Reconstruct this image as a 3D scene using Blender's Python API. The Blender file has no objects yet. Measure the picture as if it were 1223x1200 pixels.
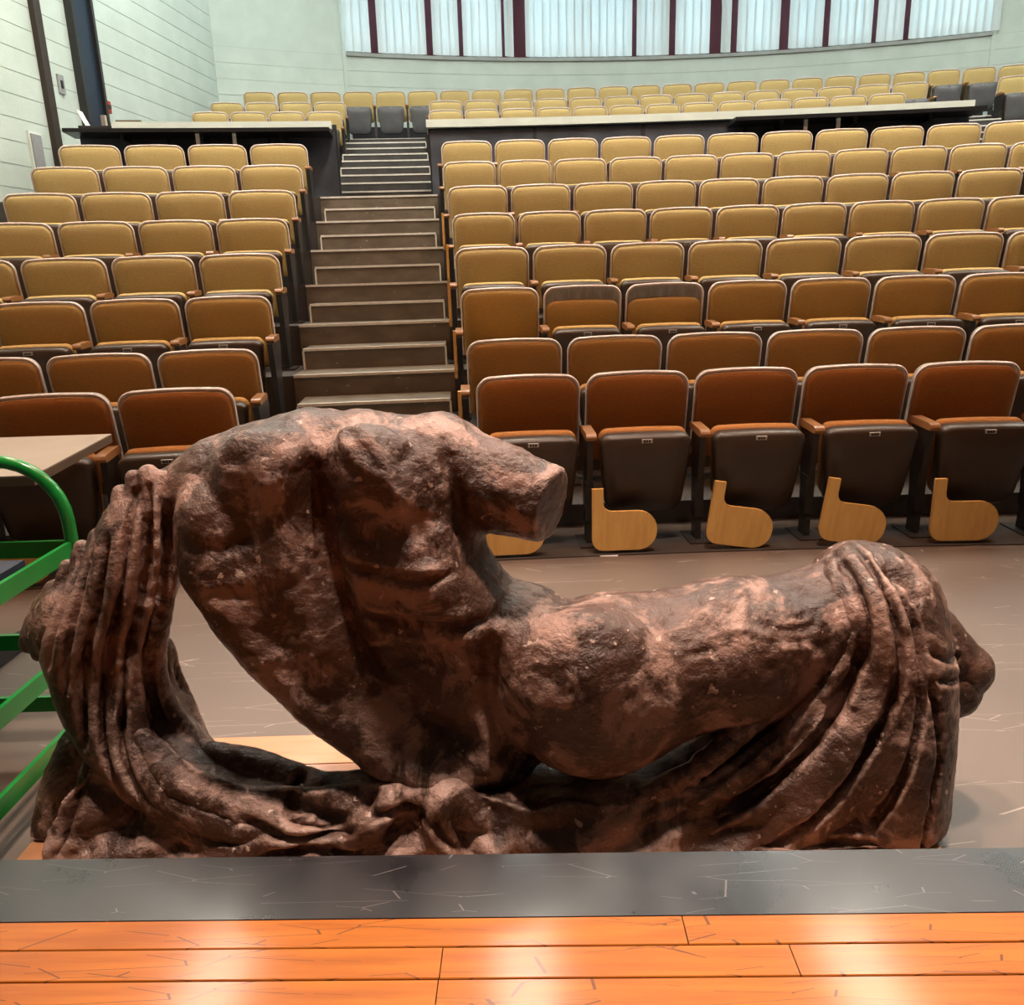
import bpy, math, random
import numpy as np
from mathutils import Vector, Matrix
random.seed(7); np.random.seed(7)
SC = bpy.context.scene
COL = SC.collection
R_ = math.radians

# ------------------------------------------------------------------ camera
F_PX, PITCH, ROLL, CAM_Z = 963.27, R_(15.44), R_(1.717), 1.2
cd = bpy.data.cameras.new('camera'); cam = bpy.data.objects.new('camera', cd); COL.objects.link(cam)
cd.sensor_fit = 'HORIZONTAL'; cd.sensor_width = 36.0; cd.lens = F_PX / 1223 * 36.0
cd.clip_start = 0.02; cd.clip_end = 200
cam.matrix_world = Matrix.Translation((0, 0, CAM_Z)) @ (Matrix.Rotation(math.pi/2 - PITCH, 4, 'X') @ Matrix.Rotation(-ROLL, 4, 'Z'))
SC.camera = cam
# ------------------------------------------------------------------ world, exposure
w = bpy.data.worlds.new('world'); SC.world = w; w.use_nodes = True
bg = w.node_tree.nodes['Background']; bg.inputs[0].default_value = (0.80, 0.90, 1.0, 1); bg.inputs[1].default_value = 6.5
SC.view_settings.view_transform = 'Standard'; SC.view_settings.look = 'None'
SC.view_settings.gamma = 1.0; SC.view_settings.use_curve_mapping = False
SC.view_settings.exposure = 0.55
# ceiling lamps: (x, y, length, width, watts, colour)
CEIL_Z = 6.55
COOL = (0.93, 1.0, 0.95); WARM_FILL = (1.0, 0.40, 0.18)
LAMPS = []
for x in (-3.3, 0.0, 3.5, 7.0):
    LAMPS += [(x, 6.3, 2.4, 0.60, 150, (1.0, 0.91, 0.77)), (x, 10.2, 2.4, 0.30, 66, COOL), (x, 13.0, 1.6, 0.30, 13, COOL)]
for x in (-2.2, 0.3, 2.8):
    LAMPS += [(x, 2.9, 0.9, 0.30, 44, WARM_FILL)]  # unseen warm fill lamps added to redden the front rows

SPOTS = [(-.45, 1.72, 950), (.95, 1.72, 1250)]          # unseen downlights added to light the sculpture: x, y, watts

# ------------------------------------------------------------------ helpers
def tag(o, label=None, cat=None, group=None, kind=None):
    if label: o['label'] = label
    if cat: o['category'] = cat
    if group: o['group'] = group
    if kind: o['kind'] = kind
    return o
def ray(px, py):
    a, b = px - 611.5, py - 600.0
    u = a*math.cos(ROLL) - b*math.sin(ROLL); v = a*math.sin(ROLL) + b*math.cos(ROLL)
    X, U = u/F_PX, -v/F_PX
    return Vector((X, math.cos(PITCH) + U*math.sin(PITCH), U*math.cos(PITCH) - math.sin(PITCH)))
def at(px, py, Y):                      # photo pixel at real distance Y
    d = ray(px, py); return Vector((0, 0, CAM_Z)) + d*(Y/d.y)
def atz(px, py, Z):
    d = ray(px, py); return Vector((0, 0, CAM_Z)) + d*((Z-CAM_Z)/d.z)

class MB:
    def __init__(s): s.v = []; s.f = []
    def add(s, vs, fs):
        n = len(s.v); s.v += [tuple(p) for p in vs]; s.f += [tuple(i+n for i in q) for q in fs]; return s
    def box(s, x0, x1, y0, y1, z0, z1):
        return s.add([(x0,y0,z0),(x1,y0,z0),(x1,y1,z0),(x0,y1,z0),(x0,y0,z1),(x1,y0,z1),(x1,y1,z1),(x0,y1,z1)],
                     [(0,3,2,1),(4,5,6,7),(0,1,5,4),(1,2,6,5),(2,3,7,6),(3,0,4,7)])
    def bar(s, p, q, wd, ht):           # horizontal-section bar from p to q
        p, q = Vector(p), Vector(q); d = (q-p).normalized()
        up = Vector((0,0,1)) if abs(d.z) < .9 else Vector((0,1,0))
        r = d.cross(up).normalized(); u = r.cross(d).normalized()
        c = [a + r*(sx*wd/2) + u*(sz*ht/2) for a in (p, q) for sx, sz in ((-1,-1),(1,-1),(1,1),(-1,1))]
        return s.add(c, [(0,1,2,3),(7,6,5,4),(0,4,5,1),(1,5,6,2),(2,6,7,3),(3,7,4,0)])
    def prism(s, poly, axis, a, b):     # poly list of 2-tuples, extruded along axis
        n = len(poly)
        def P(u, v, t): return {'x': (t,u,v), 'y': (u,t,v), 'z': (u,v,t)}[axis]
        vs = [P(u,v,a) for u,v in poly] + [P(u,v,b) for u,v in poly]
        return s.add(vs, [tuple(range(n)), tuple(range(2*n-1, n-1, -1))] + [(i, i+n, (i+1)%n+n, (i+1)%n) for i in range(n)])
    def rings(s, rings, close=True):
        n = len(rings[0]); base = len(s.v); s.v += [tuple(p) for r in rings for p in r]
        for k in range(len(rings)-1):
            for i in range(n): s.f.append((base+k*n+i, base+k*n+(i+1)%n, base+(k+1)*n+(i+1)%n, base+(k+1)*n+i))
        if close:
            s.f.append(tuple(base+i for i in range(n-1,-1,-1))); s.f.append(tuple(base+(len(rings)-1)*n+i for i in range(n)))
        return s
    def tube(s, pts, r, n=8, close=True):
        pts = [Vector(p) for p in pts]; rs = r if isinstance(r, (list, tuple)) else [r]*len(pts)
        out = []; ref = None
        for i, p in enumerate(pts):
            d = (pts[min(i+1,len(pts)-1)] - pts[max(i-1,0)]).normalized()
            if ref is None: ref = d.orthogonal().normalized()
            ref = (ref - d*ref.dot(d)).normalized(); b = d.cross(ref)
            out.append([p + (ref*math.cos(2*math.pi*k/n) + b*math.sin(2*math.pi*k/n))*rs[i] for k in range(n)])
        return s.rings(out, close)
    def xf(s, M):
        s.v = [tuple(M @ Vector(p)) for p in s.v]; return s
    def mesh(s, name, mat, smooth=False):
        m = bpy.data.meshes.new(name); m.from_pydata(s.v, [], s.f); m.validate(); 
        import bmesh
        b = bmesh.new(); b.from_mesh(m); bmesh.ops.recalc_face_normals(b, faces=b.faces); b.to_mesh(m); b.free()
        if smooth:
            m.polygons.foreach_set('use_smooth', [True]*len(m.polygons))
            m.set_sharp_from_angle(angle=R_(smooth if smooth is not True else 40))
        m.materials.append(mat); return m
    def build(s, name, mat, parent=None, smooth=False):
        return mo(name, s.mesh(name, mat, smooth), parent)
def mo(name, mesh, parent=None):
    o = bpy.data.objects.new(name, mesh); COL.objects.link(o)
    if parent: o.parent = parent
    return o
def empty(name, loc=(0,0,0), rz=0):
    o = bpy.data.objects.new(name, None); COL.objects.link(o); o.location = loc; o.rotation_euler = (0,0,rz)
    o.empty_display_size = .1; return o
def struct(o): o['kind'] = 'structure'; return o

# ------------------------------------------------------------------ materials
def mat(name, col, rough=.6, metal=0., col2=None, scale=20., stretch=(1,1,1), contrast=(.35,.65), bump=0., bscale=None, spec=.5, coat=0., rough2=None, detail=6., coords='Object', extra=None):
    m = bpy.data.materials.new(name); m.use_nodes = True; nt = m.node_tree; N = nt.nodes; L = nt.links
    b = N['Principled BSDF']; b.inputs['Base Color'].default_value = (*col, 1); b.inputs['Roughness'].default_value = rough
    b.inputs['Metallic'].default_value = metal; b.inputs['Specular IOR Level'].default_value = spec; b.inputs['Coat Weight'].default_value = coat; b.inputs['Coat Roughness'].default_value = .14
    tc = N.new('ShaderNodeTexCoord'); mp = N.new('ShaderNodeMapping'); mp.inputs['Scale'].default_value = stretch
    L.new(tc.outputs[coords], mp.inputs[0])
    if col2 is not None:
        nz = N.new('ShaderNodeTexNoise'); nz.inputs['Scale'].default_value = scale; nz.inputs['Detail'].default_value = detail
        L.new(mp.outputs[0], nz.inputs['Vector'])
        rp = N.new('ShaderNodeValToRGB'); rp.color_ramp.elements[0].position = contrast[0]; rp.color_ramp.elements[1].position = contrast[1]
        rp.color_ramp.elements[0].color = (*col, 1); rp.color_ramp.elements[1].color = (*col2, 1)
        L.new(nz.outputs[0], rp.inputs[0]); L.new(rp.outputs[0], b.inputs['Base Color'])
        if rough2 is not None:
            mr = N.new('ShaderNodeMapRange'); mr.inputs[1].default_value = contrast[0]; mr.inputs[2].default_value = contrast[1]
            mr.inputs[3].default_value = rough; mr.inputs[4].default_value = rough2
            L.new(nz.outputs[0], mr.inputs[0]); L.new(mr.outputs[0], b.inputs['Roughness'])
    if bump:
        n2 = N.new('ShaderNodeTexNoise'); n2.inputs['Scale'].default_value = bscale or scale; n2.inputs['Detail'].default_value = 5
        L.new(mp.outputs[0], n2.inputs['Vector'])
        bp = N.new('ShaderNodeBump'); bp.inputs['Strength'].default_value = bump; bp.inputs['Distance'].default_value = .01
        L.new(n2.outputs[0], bp.inputs['Height']); L.new(bp.outputs[0], b.inputs['Normal'])
    return m
def scratches(m, col, amount=.5, scale=3.0, width=.012, rots=(20, 75, 130), coords='Object', thr=.5):
    """thin random straight scuffs and scratches worn into the finish"""
    nt = m.node_tree; N = nt.nodes; L = nt.links; b = N['Principled BSDF']
    src = b.inputs['Base Color'].links[0].from_socket if b.inputs['Base Color'].links else None
    tc = N.new('ShaderNodeTexCoord'); prev = None
    for k, a in enumerate(rots):
        mp = N.new('ShaderNodeMapping'); mp.inputs['Rotation'].default_value = (0, 0, R_(a)); mp.inputs['Location'].default_value = (k*3.7, k*1.9, 0)
        mp.inputs['Scale'].default_value = (scale*.22, scale*1.6, 1)
        L.new(tc.outputs[coords], mp.inputs[0])
        ns = N.new('ShaderNodeTexNoise'); ns.inputs['Scale'].default_value = 2.2; ns.inputs['Detail'].default_value = 1
        L.new(mp.outputs[0], ns.inputs['Vector'])
        vo = N.new('ShaderNodeTexVoronoi'); vo.feature = 'DISTANCE_TO_EDGE'; vo.inputs['Scale'].default_value = 1.7
        L.new(mp.outputs[0], vo.inputs['Vector'])
        lt = N.new('ShaderNodeMath'); lt.operation = 'LESS_THAN'; lt.inputs[1].default_value = width
        L.new(vo.outputs['Distance'], lt.inputs[0])
        gt = N.new('ShaderNodeMath'); gt.operation = 'GREATER_THAN'; gt.inputs[1].default_value = thr
        L.new(ns.outputs[0], gt.inputs[0])
        mu = N.new('ShaderNodeMath'); mu.operation = 'MULTIPLY'; L.new(lt.outputs[0], mu.inputs[0]); L.new(gt.outputs[0], mu.inputs[1])
        if prev is None: prev = mu
        else:
            mx = N.new('ShaderNodeMath'); mx.operation = 'MAXIMUM'; L.new(prev.outputs[0], mx.inputs[0]); L.new(mu.outputs[0], mx.inputs[1]); prev = mx
    am = N.new('ShaderNodeMath'); am.operation = 'MULTIPLY'; am.inputs[1].default_value = amount; L.new(prev.outputs[0], am.inputs[0])
    mix = N.new('ShaderNodeMix'); mix.data_type = 'RGBA'; mix.inputs['B'].default_value = (*col, 1)
    if src: L.new(src, mix.inputs['A'])
    else: mix.inputs['A'].default_value = b.inputs['Base Color'].default_value
    L.new(am.outputs[0], mix.inputs['Factor']); L.new(mix.outputs['Result'], b.inputs['Base Color'])
    return m

def specks(m, col, scale=40., thr=.68, stretch=(1,1,3)):
    """small pale scuff marks worn into a surface"""
    nt = m.node_tree; N = nt.nodes; L = nt.links; b = N['Principled BSDF']; src = b.inputs['Base Color'].links[0].from_socket
    tc = N.new('ShaderNodeTexCoord'); mp = N.new('ShaderNodeMapping'); mp.inputs['Scale'].default_value = stretch; L.new(tc.outputs['Object'], mp.inputs[0])
    n = N.new('ShaderNodeTexNoise'); n.inputs['Scale'].default_value = scale; n.inputs['Detail'].default_value = 3; L.new(mp.outputs[0], n.inputs['Vector'])
    r = N.new('ShaderNodeMapRange'); r.inputs[1].default_value = thr; r.inputs[2].default_value = thr+.04; r.inputs[4].default_value = .8; L.new(n.outputs[0], r.inputs[0])
    mix = N.new('ShaderNodeMix'); mix.data_type = 'RGBA'; mix.inputs['B'].default_value = (*col, 1)
    L.new(src, mix.inputs['A']); L.new(r.outputs[0], mix.inputs['Factor']); L.new(mix.outputs['Result'], b.inputs['Base Color']); return m
M = {}
M['fabric'] = mat('tan_fabric', (.47,.345,.145), .85, col2=(.57,.44,.195), scale=60, stretch=(1,1,5), bump=.15, bscale=260, spec=.2)
# same tan cloth; the front rows' dimmer, warmer light is mixed into these colours
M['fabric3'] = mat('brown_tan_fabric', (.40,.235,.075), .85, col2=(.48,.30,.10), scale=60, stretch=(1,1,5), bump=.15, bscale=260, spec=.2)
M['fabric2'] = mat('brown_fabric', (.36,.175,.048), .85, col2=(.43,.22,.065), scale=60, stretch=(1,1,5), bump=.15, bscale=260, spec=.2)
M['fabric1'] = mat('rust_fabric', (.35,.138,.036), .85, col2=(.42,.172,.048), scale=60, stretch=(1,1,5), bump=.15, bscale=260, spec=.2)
M['trim'] = mat('beige_trim', (.78,.66,.60), .35, col2=(.66,.54,.48), scale=30)
M['shell'] = mat('grey_shell', (.36,.32,.28), .5, col2=(.26,.22,.19), scale=12, stretch=(3,1,1))
M['pan'] = mat('brown_plastic', (.052,.031,.018), .40, col2=(.042,.024,.013), scale=5, spec=.5)
M['pan_grey'] = mat('grey_plastic', (.115,.115,.12), .45, col2=(.09,.09,.095), scale=5)
M['plate'] = mat('plate_metal', (.55,.48,.40), .35, metal=.3, col2=(.45,.4,.34), scale=80)
M['ink'] = mat('plate_ink', (.02,.018,.015), .6, col2=(.03,.025,.02), scale=80)
M['armwood'] = mat('arm_wood', (.36,.17,.065), .35, col2=(.26,.115,.042), scale=8, stretch=(1,1,1), coat=.2)
M['iron'] = mat('dark_iron', (.026,.02,.017), .45, col2=(.042,.033,.027), scale=14, metal=.2)
M['tablet'] = mat('tablet_wood', (.72,.40,.11), .42, col2=(.62,.33,.085), scale=6, stretch=(6,1,1), coat=.15)
M['wall'] = mat('painted_block', (.49,.575,.525), .6, col2=(.55,.635,.585), scale=3, bump=.25, bscale=60)
M['mortar'] = mat('painted_mortar', (.42,.47,.43), .8, col2=(.38,.42,.39), scale=6)
M['ceiling'] = mat('ceiling_paint', (.42,.42,.40), .9, col2=(.38,.38,.36), scale=2)
M['panel'] = mat('slate_panel', (.030,.036,.048), .55, col2=(.060,.068,.085), scale=4, contrast=(.4,.7))
M['batten'] = mat('black_batten', (.008,.008,.01), .6, col2=(.012,.012,.014), scale=9)
M['cap'] = mat('white_laminate', (.66,.72,.67), .35, col2=(.60,.66,.61), scale=5)
M['ledge'] = mat('black_laminate', (.008,.008,.009), .35, col2=(.012,.011,.011), scale=5)
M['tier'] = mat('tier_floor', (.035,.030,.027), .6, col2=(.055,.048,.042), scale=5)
M['step'] = specks(mat('step_vinyl', (.115,.092,.066), .42, col2=(.165,.135,.100), scale=6, stretch=(1,1,2), bump=.05), (.45,.40,.33), 22, .70, (1,1,3))
M['stepdark'] = specks(mat('step_rubber', (.030,.030,.030), .5, col2=(.05,.05,.048), scale=6), (.25,.25,.24), 22, .72, (1,1,3))
M['nosing'] = mat('nosing_metal', (.80,.78,.70), .35, col2=(.68,.66,.6), scale=20, metal=.2)
M['floor'] = scratches(mat('floor_vinyl', (.108,.078,.060), .38, col2=(.142,.106,.084), scale=1.2, bump=.04, bscale=5, rough2=.48, coat=.0), (.5,.42,.36), .5, 4, .004, (2, 8, 80), thr=.60)
M['darkfloor'] = mat('dark_floor', (.045,.036,.030), .35, col2=(.07,.055,.045), scale=4, stretch=(1,3,1))
M['stage'] = scratches(mat('stage_wood', (.27,.072,.0025), .45, col2=(.36,.110,.006), scale=3.5, stretch=(1.2,16,1), bump=.05, bscale=4, rough2=.5, coat=.30, spec=.25), (.10,.028,.006), .9, 8, .006, (8, 62, 118, 160), thr=.55)
M['strip'] = scratches(mat('black_paint', (.010,.010,.012), .24, col2=(.020,.019,.021), scale=7, bump=.06, bscale=8, rough2=.38, coat=.2), (.22,.20,.20), .45, 9, .004, (25, 70, 140), thr=.60)
M['joint'] = mat('joint_dark', (.03,.012,.005), .8, col2=(.02,.01,.005), scale=9)
M['pallet'] = mat('pallet_wood', (.40,.175,.075), .35, col2=(.47,.22,.10), scale=4, stretch=(1,10,1), coat=.2)
M['green'] = mat('green_enamel', (.006,.24,.035), .28, col2=(.005,.19,.028), scale=9, coat=.3)
M['navy'] = mat('navy_mat', (.012,.017,.035), .6, col2=(.016,.022,.042), scale=40)
M['black'] = mat('black_metal', (.012,.011,.011), .4, col2=(.018,.016,.015), scale=20)
M['tabletop'] = mat('taupe_laminate', (.30,.235,.175), .4, col2=(.27,.21,.155), scale=7)
M['tabledge'] = mat('table_edge', (.10,.06,.035), .5, col2=(.08,.05,.03), scale=8)
M['paper'] = mat('white_paper', (.75,.72,.70), .8, col2=(.7,.67,.65), scale=8)
M['maroon'] = mat('maroon_cloth', (.065,.006,.014), .8, col2=(.045,.005,.012), scale=10, stretch=(6,1,1))
M['frame'] = mat('window_frame', (.10,.10,.10), .5, col2=(.13,.13,.125), scale=9)
M['sill'] = mat('sill_paint', (.33,.35,.33), .5, col2=(.28,.30,.28), scale=7)
M['door'] = mat('blue_door', (.007,.017,.036), .45, col2=(.010,.022,.043), scale=5)
M['brownsteel'] = mat('brown_steel', (.022,.013,.008), .5, col2=(.03,.018,.011), scale=8)
M['vent'] = mat('grey_panel', (.30,.31,.32), .5, col2=(.26,.27,.28), scale=20)
M['red'] = mat('red_alarm', (.45,.02,.02), .4, col2=(.4,.018,.018), scale=20)
M['curtain'] = mat('stage_backdrop', (.05,.02,.012), .9, col2=(.07,.03,.018), scale=4, stretch=(4,1,1))  # unseen front wall, darkened to hold down the bounce light
M['bronze'] = mat('brown_board', (.10,.07,.035), .7, col2=(.13,.09,.05), scale=10)
# blind fabric lets some daylight through
def blind_mat():
    m = bpy.data.materials.new('blind_fabric'); m.use_nodes = True; nt = m.node_tree; N = nt.nodes; L = nt.links
    out = N['Material Output']; b = N['Principled BSDF']; b.inputs['Base Color'].default_value = (.80,.87,.88,1); b.inputs['Roughness'].default_value = .8
    tr = N.new('ShaderNodeBsdfTranslucent'); nz = N.new('ShaderNodeTexNoise'); nz.inputs['Scale'].default_value = 2.5
    rp = N.new('ShaderNodeValToRGB'); rp.color_ramp.elements[0].color = (.68,.76,.78,1); rp.color_ramp.elements[1].color = (.80,.88,.90,1)
    L.new(nz.outputs[0], rp.inputs[0]); L.new(rp.outputs[0], tr.inputs[0])
    mx = N.new('ShaderNodeMixShader'); mx.inputs[0].default_value = .28
    L.new(b.outputs[0], mx.inputs[1]); L.new(tr.outputs[0], mx.inputs[2]); L.new(mx.outputs[0], out.inputs[0]); return m
M['blind'] = blind_mat()
def glass_mat():
    m = bpy.data.materials.new('window_glass'); m.use_nodes = True; nt = m.node_tree; N = nt.nodes; L = nt.links
    tr = N.new('ShaderNodeBsdfTransparent'); gl = N.new('ShaderNodeBsdfGlossy'); gl.inputs['Roughness'].default_value = .03
    tr.inputs[0].default_value = (.9,.95,.95,1)
    mx = N.new('ShaderNodeMixShader'); mx.inputs[0].default_value = .06
    L.new(tr.outputs[0], mx.inputs[1]); L.new(gl.outputs[0], mx.inputs[2]); L.new(mx.outputs[0], N['Material Output'].inputs[0]); return m
M['glass'] = glass_mat()
def lamp_mat(col, s):
    m = bpy.data.materials.new('lamp_diffuser'); m.use_nodes = True; b = m.node_tree.nodes['Principled BSDF']
    b.inputs['Base Color'].default_value = (.8,.8,.8,1); b.inputs['Emission Color'].default_value = (*col,1); b.inputs['Emission Strength'].default_value = s; return m
def statue_mat():
    m = bpy.data.materials.new('worn_brown_plaster'); m.use_nodes = True; nt = m.node_tree; N = nt.nodes; L = nt.links
    b = N['Principled BSDF']; tc = N.new('ShaderNodeTexCoord')
    def noise(sc, det=8, rough=.6, dist=0.):
        n = N.new('ShaderNodeTexNoise'); n.inputs['Scale'].default_value = sc; n.inputs['Detail'].default_value = det
        n.inputs['Roughness'].default_value = rough; n.inputs['Distortion'].default_value = dist; L.new(tc.outputs['Object'], n.inputs['Vector']); return n
    def ramp(src, stops):
        r = N.new('ShaderNodeValToRGB'); e = r.color_ramp.elements
        while len(e) < len(stops): e.new(.5)
        for i, (p, c) in enumerate(stops): e[i].position = p; e[i].color = (*c, 1) if len(c) == 3 else c
        L.new(src, r.inputs[0]); return r
    base = ramp(noise(5, 6).outputs[0], [(.30,(.026,.010,.005)),(.52,(.066,.027,.015)),(.72,(.13,.060,.037))])
    g = N.new('ShaderNodeNewGeometry')
    # peeled patches with crisp borders
    p1 = ramp(noise(7.5, 12, .70, .5).outputs[0], [(.49,(0,0,0)),(.565,(1,1,1))])
    mixa = N.new('ShaderNodeMix'); mixa.data_type = 'RGBA'; mixa.inputs['B'].default_value = (.44,.265,.205,1)
    L.new(base.outputs[0], mixa.inputs['A']); 
    m1 = N.new('ShaderNodeMath'); m1.operation = 'MULTIPLY'; m1.inputs[1].default_value = .58; L.new(p1.outputs[0], m1.inputs[0]); L.new(m1.outputs[0], mixa.inputs['Factor'])
    # worn, rubbed edges of the relief
    p2 = ramp(g.outputs['Pointiness'], [(.515,(0,0,0)),(.60,(1,1,1))])
    m2 = N.new('ShaderNodeMath'); m2.operation = 'MULTIPLY'; m2.inputs[1].default_value = .75; L.new(p2.outputs[0], m2.inputs[0])
    mixb = N.new('ShaderNodeMix'); mixb.data_type = 'RGBA'; mixb.inputs['B'].default_value = (.58,.38,.30,1)
    L.new(mixa.outputs['Result'], mixb.inputs['A']); L.new(m2.outputs[0], mixb.inputs['Factor'])
    # pale chips
    p3 = ramp(noise(38, 3, .5).outputs[0], [(.68,(0,0,0)),(.70,(1,1,1))])
    mixc = N.new('ShaderNodeMix'); mixc.data_type = 'RGBA'; mixc.inputs['B'].default_value = (.58,.42,.34,1)
    m3 = N.new('ShaderNodeMath'); m3.operation = 'MULTIPLY'; m3.inputs[1].default_value = .7; L.new(p3.outputs[0], m3.inputs[0]); L.new(m3.outputs[0], mixc.inputs['Factor'])
    L.new(mixb.outputs['Result'], mixc.inputs['A'])
    L.new(mixc.outputs['Result'], b.inputs['Base Color'])
    b.inputs['Roughness'].default_value = .36; b.inputs['Specular IOR Level'].default_value = .55
    n1 = noise(28, 8, .65); n2 = noise(110, 4, .6)
    ad = N.new('ShaderNodeMath'); ad.operation = 'MULTIPLY_ADD'; ad.inputs[1].default_value = .3; L.new(n2.outputs[0], ad.inputs[0]); L.new(n1.outputs[0], ad.inputs[2])
    ad2 = N.new('ShaderNodeMath'); ad2.operation = 'MULTIPLY_ADD'; ad2.inputs[1].default_value = .12; L.new(p1.outputs[0], ad2.inputs[0]); L.new(ad.outputs[0], ad2.inputs[2])
    bp = N.new('ShaderNodeBump'); bp.inputs['Strength'].default_value = .75; bp.inputs['Distance'].default_value = .012
    L.new(ad2.outputs[0], bp.inputs['Height']); L.new(bp.outputs[0], b.inputs['Normal'])
    return m
M['statue'] = statue_mat()

# ------------------------------------------------------------------ seating geometry (concentric arcs)
XC, YC, R1, DR = 1.129, -20.127, 23.896, .7176
CH = .773                                            # chair height
ZTOP = [-.427,-.311,-.048,.221,.500,.774,1.063,1.348]
TIER_Z = [z + CAM_Z - CH for z in ZTOP] + [2.06]     # nine levels, last is the landing
def rr(k): return R1 + DR*(k-1)
def pol(R, a): return (XC + R*math.sin(a), YC + R*math.cos(a))
def ang(R, x): return math.asin(max(-1, min(1, (x-XC)/R)))
WL0, WL1 = Vector((-4.85, 8.5, 0)), Vector((-4.28, 13.6, 0))      # left wall line
WD = (WL1-WL0).normalized(); WN = Vector((WD.y, -WD.x, 0))         # normal into the room
def wall_x(y): return WL0.x + (y-WL0.y)*(WL1.x-WL0.x)/(WL1.y-WL0.y)
XR = 9.6
def arc_slab(name, Ra, Rb, z0, z1, matl, xa=None, xb=None, n=36, parent=None, aa=None, ab=None):
    mb = MB(); rings = []
    def lim(R):
        a0 = aa if aa is not None else ang(R, xa if xa is not None else wall_x(YC + R*math.cos(ang(R, -4.7))) + .01)
        a1 = ab if ab is not None else ang(R, xb if xb is not None else XR - .01)
        return a0, a1
    (p0, p1), (q0, q1) = lim(Ra), lim(Rb)
    for i in range(n+1):
        t = i/n
        A = pol(Ra, p0+(p1-p0)*t); B = pol(Rb, q0+(q1-q0)*t)
        rings.append([(*A, z0), (*A, z1), (*B, z1), (*B, z0)])
    mb.rings(rings); return mb.build(name, matl, parent)

# floor, tiers ----------------------------------------------------
struct(MB().box(-7.2, XR+.1, -3.2, 16.4, -.2, 0).build('floor', M['floor']))
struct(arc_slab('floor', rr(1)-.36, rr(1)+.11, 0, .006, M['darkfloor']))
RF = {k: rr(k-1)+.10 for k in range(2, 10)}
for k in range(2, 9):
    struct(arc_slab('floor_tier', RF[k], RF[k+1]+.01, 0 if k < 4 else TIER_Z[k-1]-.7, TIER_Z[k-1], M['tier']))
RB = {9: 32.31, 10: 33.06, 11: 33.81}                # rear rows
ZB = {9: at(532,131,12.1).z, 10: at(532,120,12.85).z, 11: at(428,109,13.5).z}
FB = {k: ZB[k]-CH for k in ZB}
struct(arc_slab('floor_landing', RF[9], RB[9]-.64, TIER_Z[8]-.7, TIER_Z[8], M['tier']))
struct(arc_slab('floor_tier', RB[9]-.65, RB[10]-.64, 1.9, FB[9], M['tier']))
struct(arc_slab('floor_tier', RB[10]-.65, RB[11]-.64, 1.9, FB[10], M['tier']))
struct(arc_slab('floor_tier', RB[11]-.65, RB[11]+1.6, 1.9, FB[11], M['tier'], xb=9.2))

# walls --------------------------------------------------------------
# left wall: painted block courses, each a long piece with a recessed joint
wl = struct(MB().add(*(lambda a, b, n: ([tuple(p) for p in (a, b, b-n*.2, a-n*.2)] + [tuple(p+Vector((0,0,CEIL_Z))) for p in (a, b, b-n*.2, a-n*.2)],
     [(0,1,2,3),(7,6,5,4),(0,4,5,1),(1,5,6,2),(2,6,7,3),(3,7,4,0)]))(WL0 - WD*11.5, WL1 + WD*.3, WN)).build('wall_left', M['mortar']))
CO = .222
def wall_pt(px, py, off=0.):
    d = ray(px, py); o = Vector((0,0,CAM_Z)); t = (WL0 + WN*off - o).dot(WN)/d.dot(WN); return o + d*t
for k in range(int(CEIL_Z/CO)):
    z0, z1 = k*CO + .004, (k+1)*CO - .004
    a, b = WL0 - WD*11.4, WL1 + WD*.22
    if z1 > CEIL_Z: continue
    mb = MB(); mb.add([tuple(p+Vector((0,0,z))) for z in (z0, z1) for p in (a - WN*.03, b - WN*.03, b + WN*.008, a + WN*.008)],
       [(0,3,2,1),(4,5,6,7),(0,1,5,4),(1,2,6,5),(2,3,7,6),(3,0,4,7)])
    mb.build('block_course', M['wall'], wl)
# rear wall: curved in plan
WCX, WCY, WR = 2.6, -.80, 15.9
def rw(x, off=0.): return WCY + math.sqrt((WR-off)**2 - (x-WCX)**2)
def curved(name, x0, x1, z0, z1, off, th, matl, parent=None, n=24):
    mb = MB(); rings = []
    for i in range(n+1):
        x = x0+(x1-x0)*i/n; a = math.asin((x-WCX)/WR); c, s = math.cos(a), math.sin(a)
        A = (WCX+(WR-off)*s, WCY+(WR-off)*c); B = (WCX+(WR-off+th)*s, WCY+(WR-off+th)*c)
        rings.append([(*A, z0), (*A, z1), (*B, z1), (*B, z0)])
    mb.rings(rings); return mb.build(name, matl, parent)
XW0, XW1 = at(412.5, 60, rw(-2.4)).x, at(1188, 40, rw(8.0)).x
SILL = at(560, 68, rw(-.7)).z
wr = struct(curved('wall_rear', -4.6, XR, 1.5, SILL-.03, 0, .25, M['mortar']))
struct(curved('wall_rear', -4.6, XW0, SILL-.03, CEIL_Z, 0, .25, M['wall'], n=8))
struct(curved('wall_rear', XW1, XR, SILL-.03, CEIL_Z, 0, .25, M['wall'], n=8))
k = 0; z = SILL - .035
while z - CO > 2.6:
    curved('block_course', -4.55, XR-.05, z-CO+.004, z-.002, .008, .03, M['wall'], wr); z -= CO
struct(curved('baseboard_rear', -4.4, XR-.1, FB[11], FB[11]+.42, .02, .03, M['batten']))  # dark band along the foot of the rear wall
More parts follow.
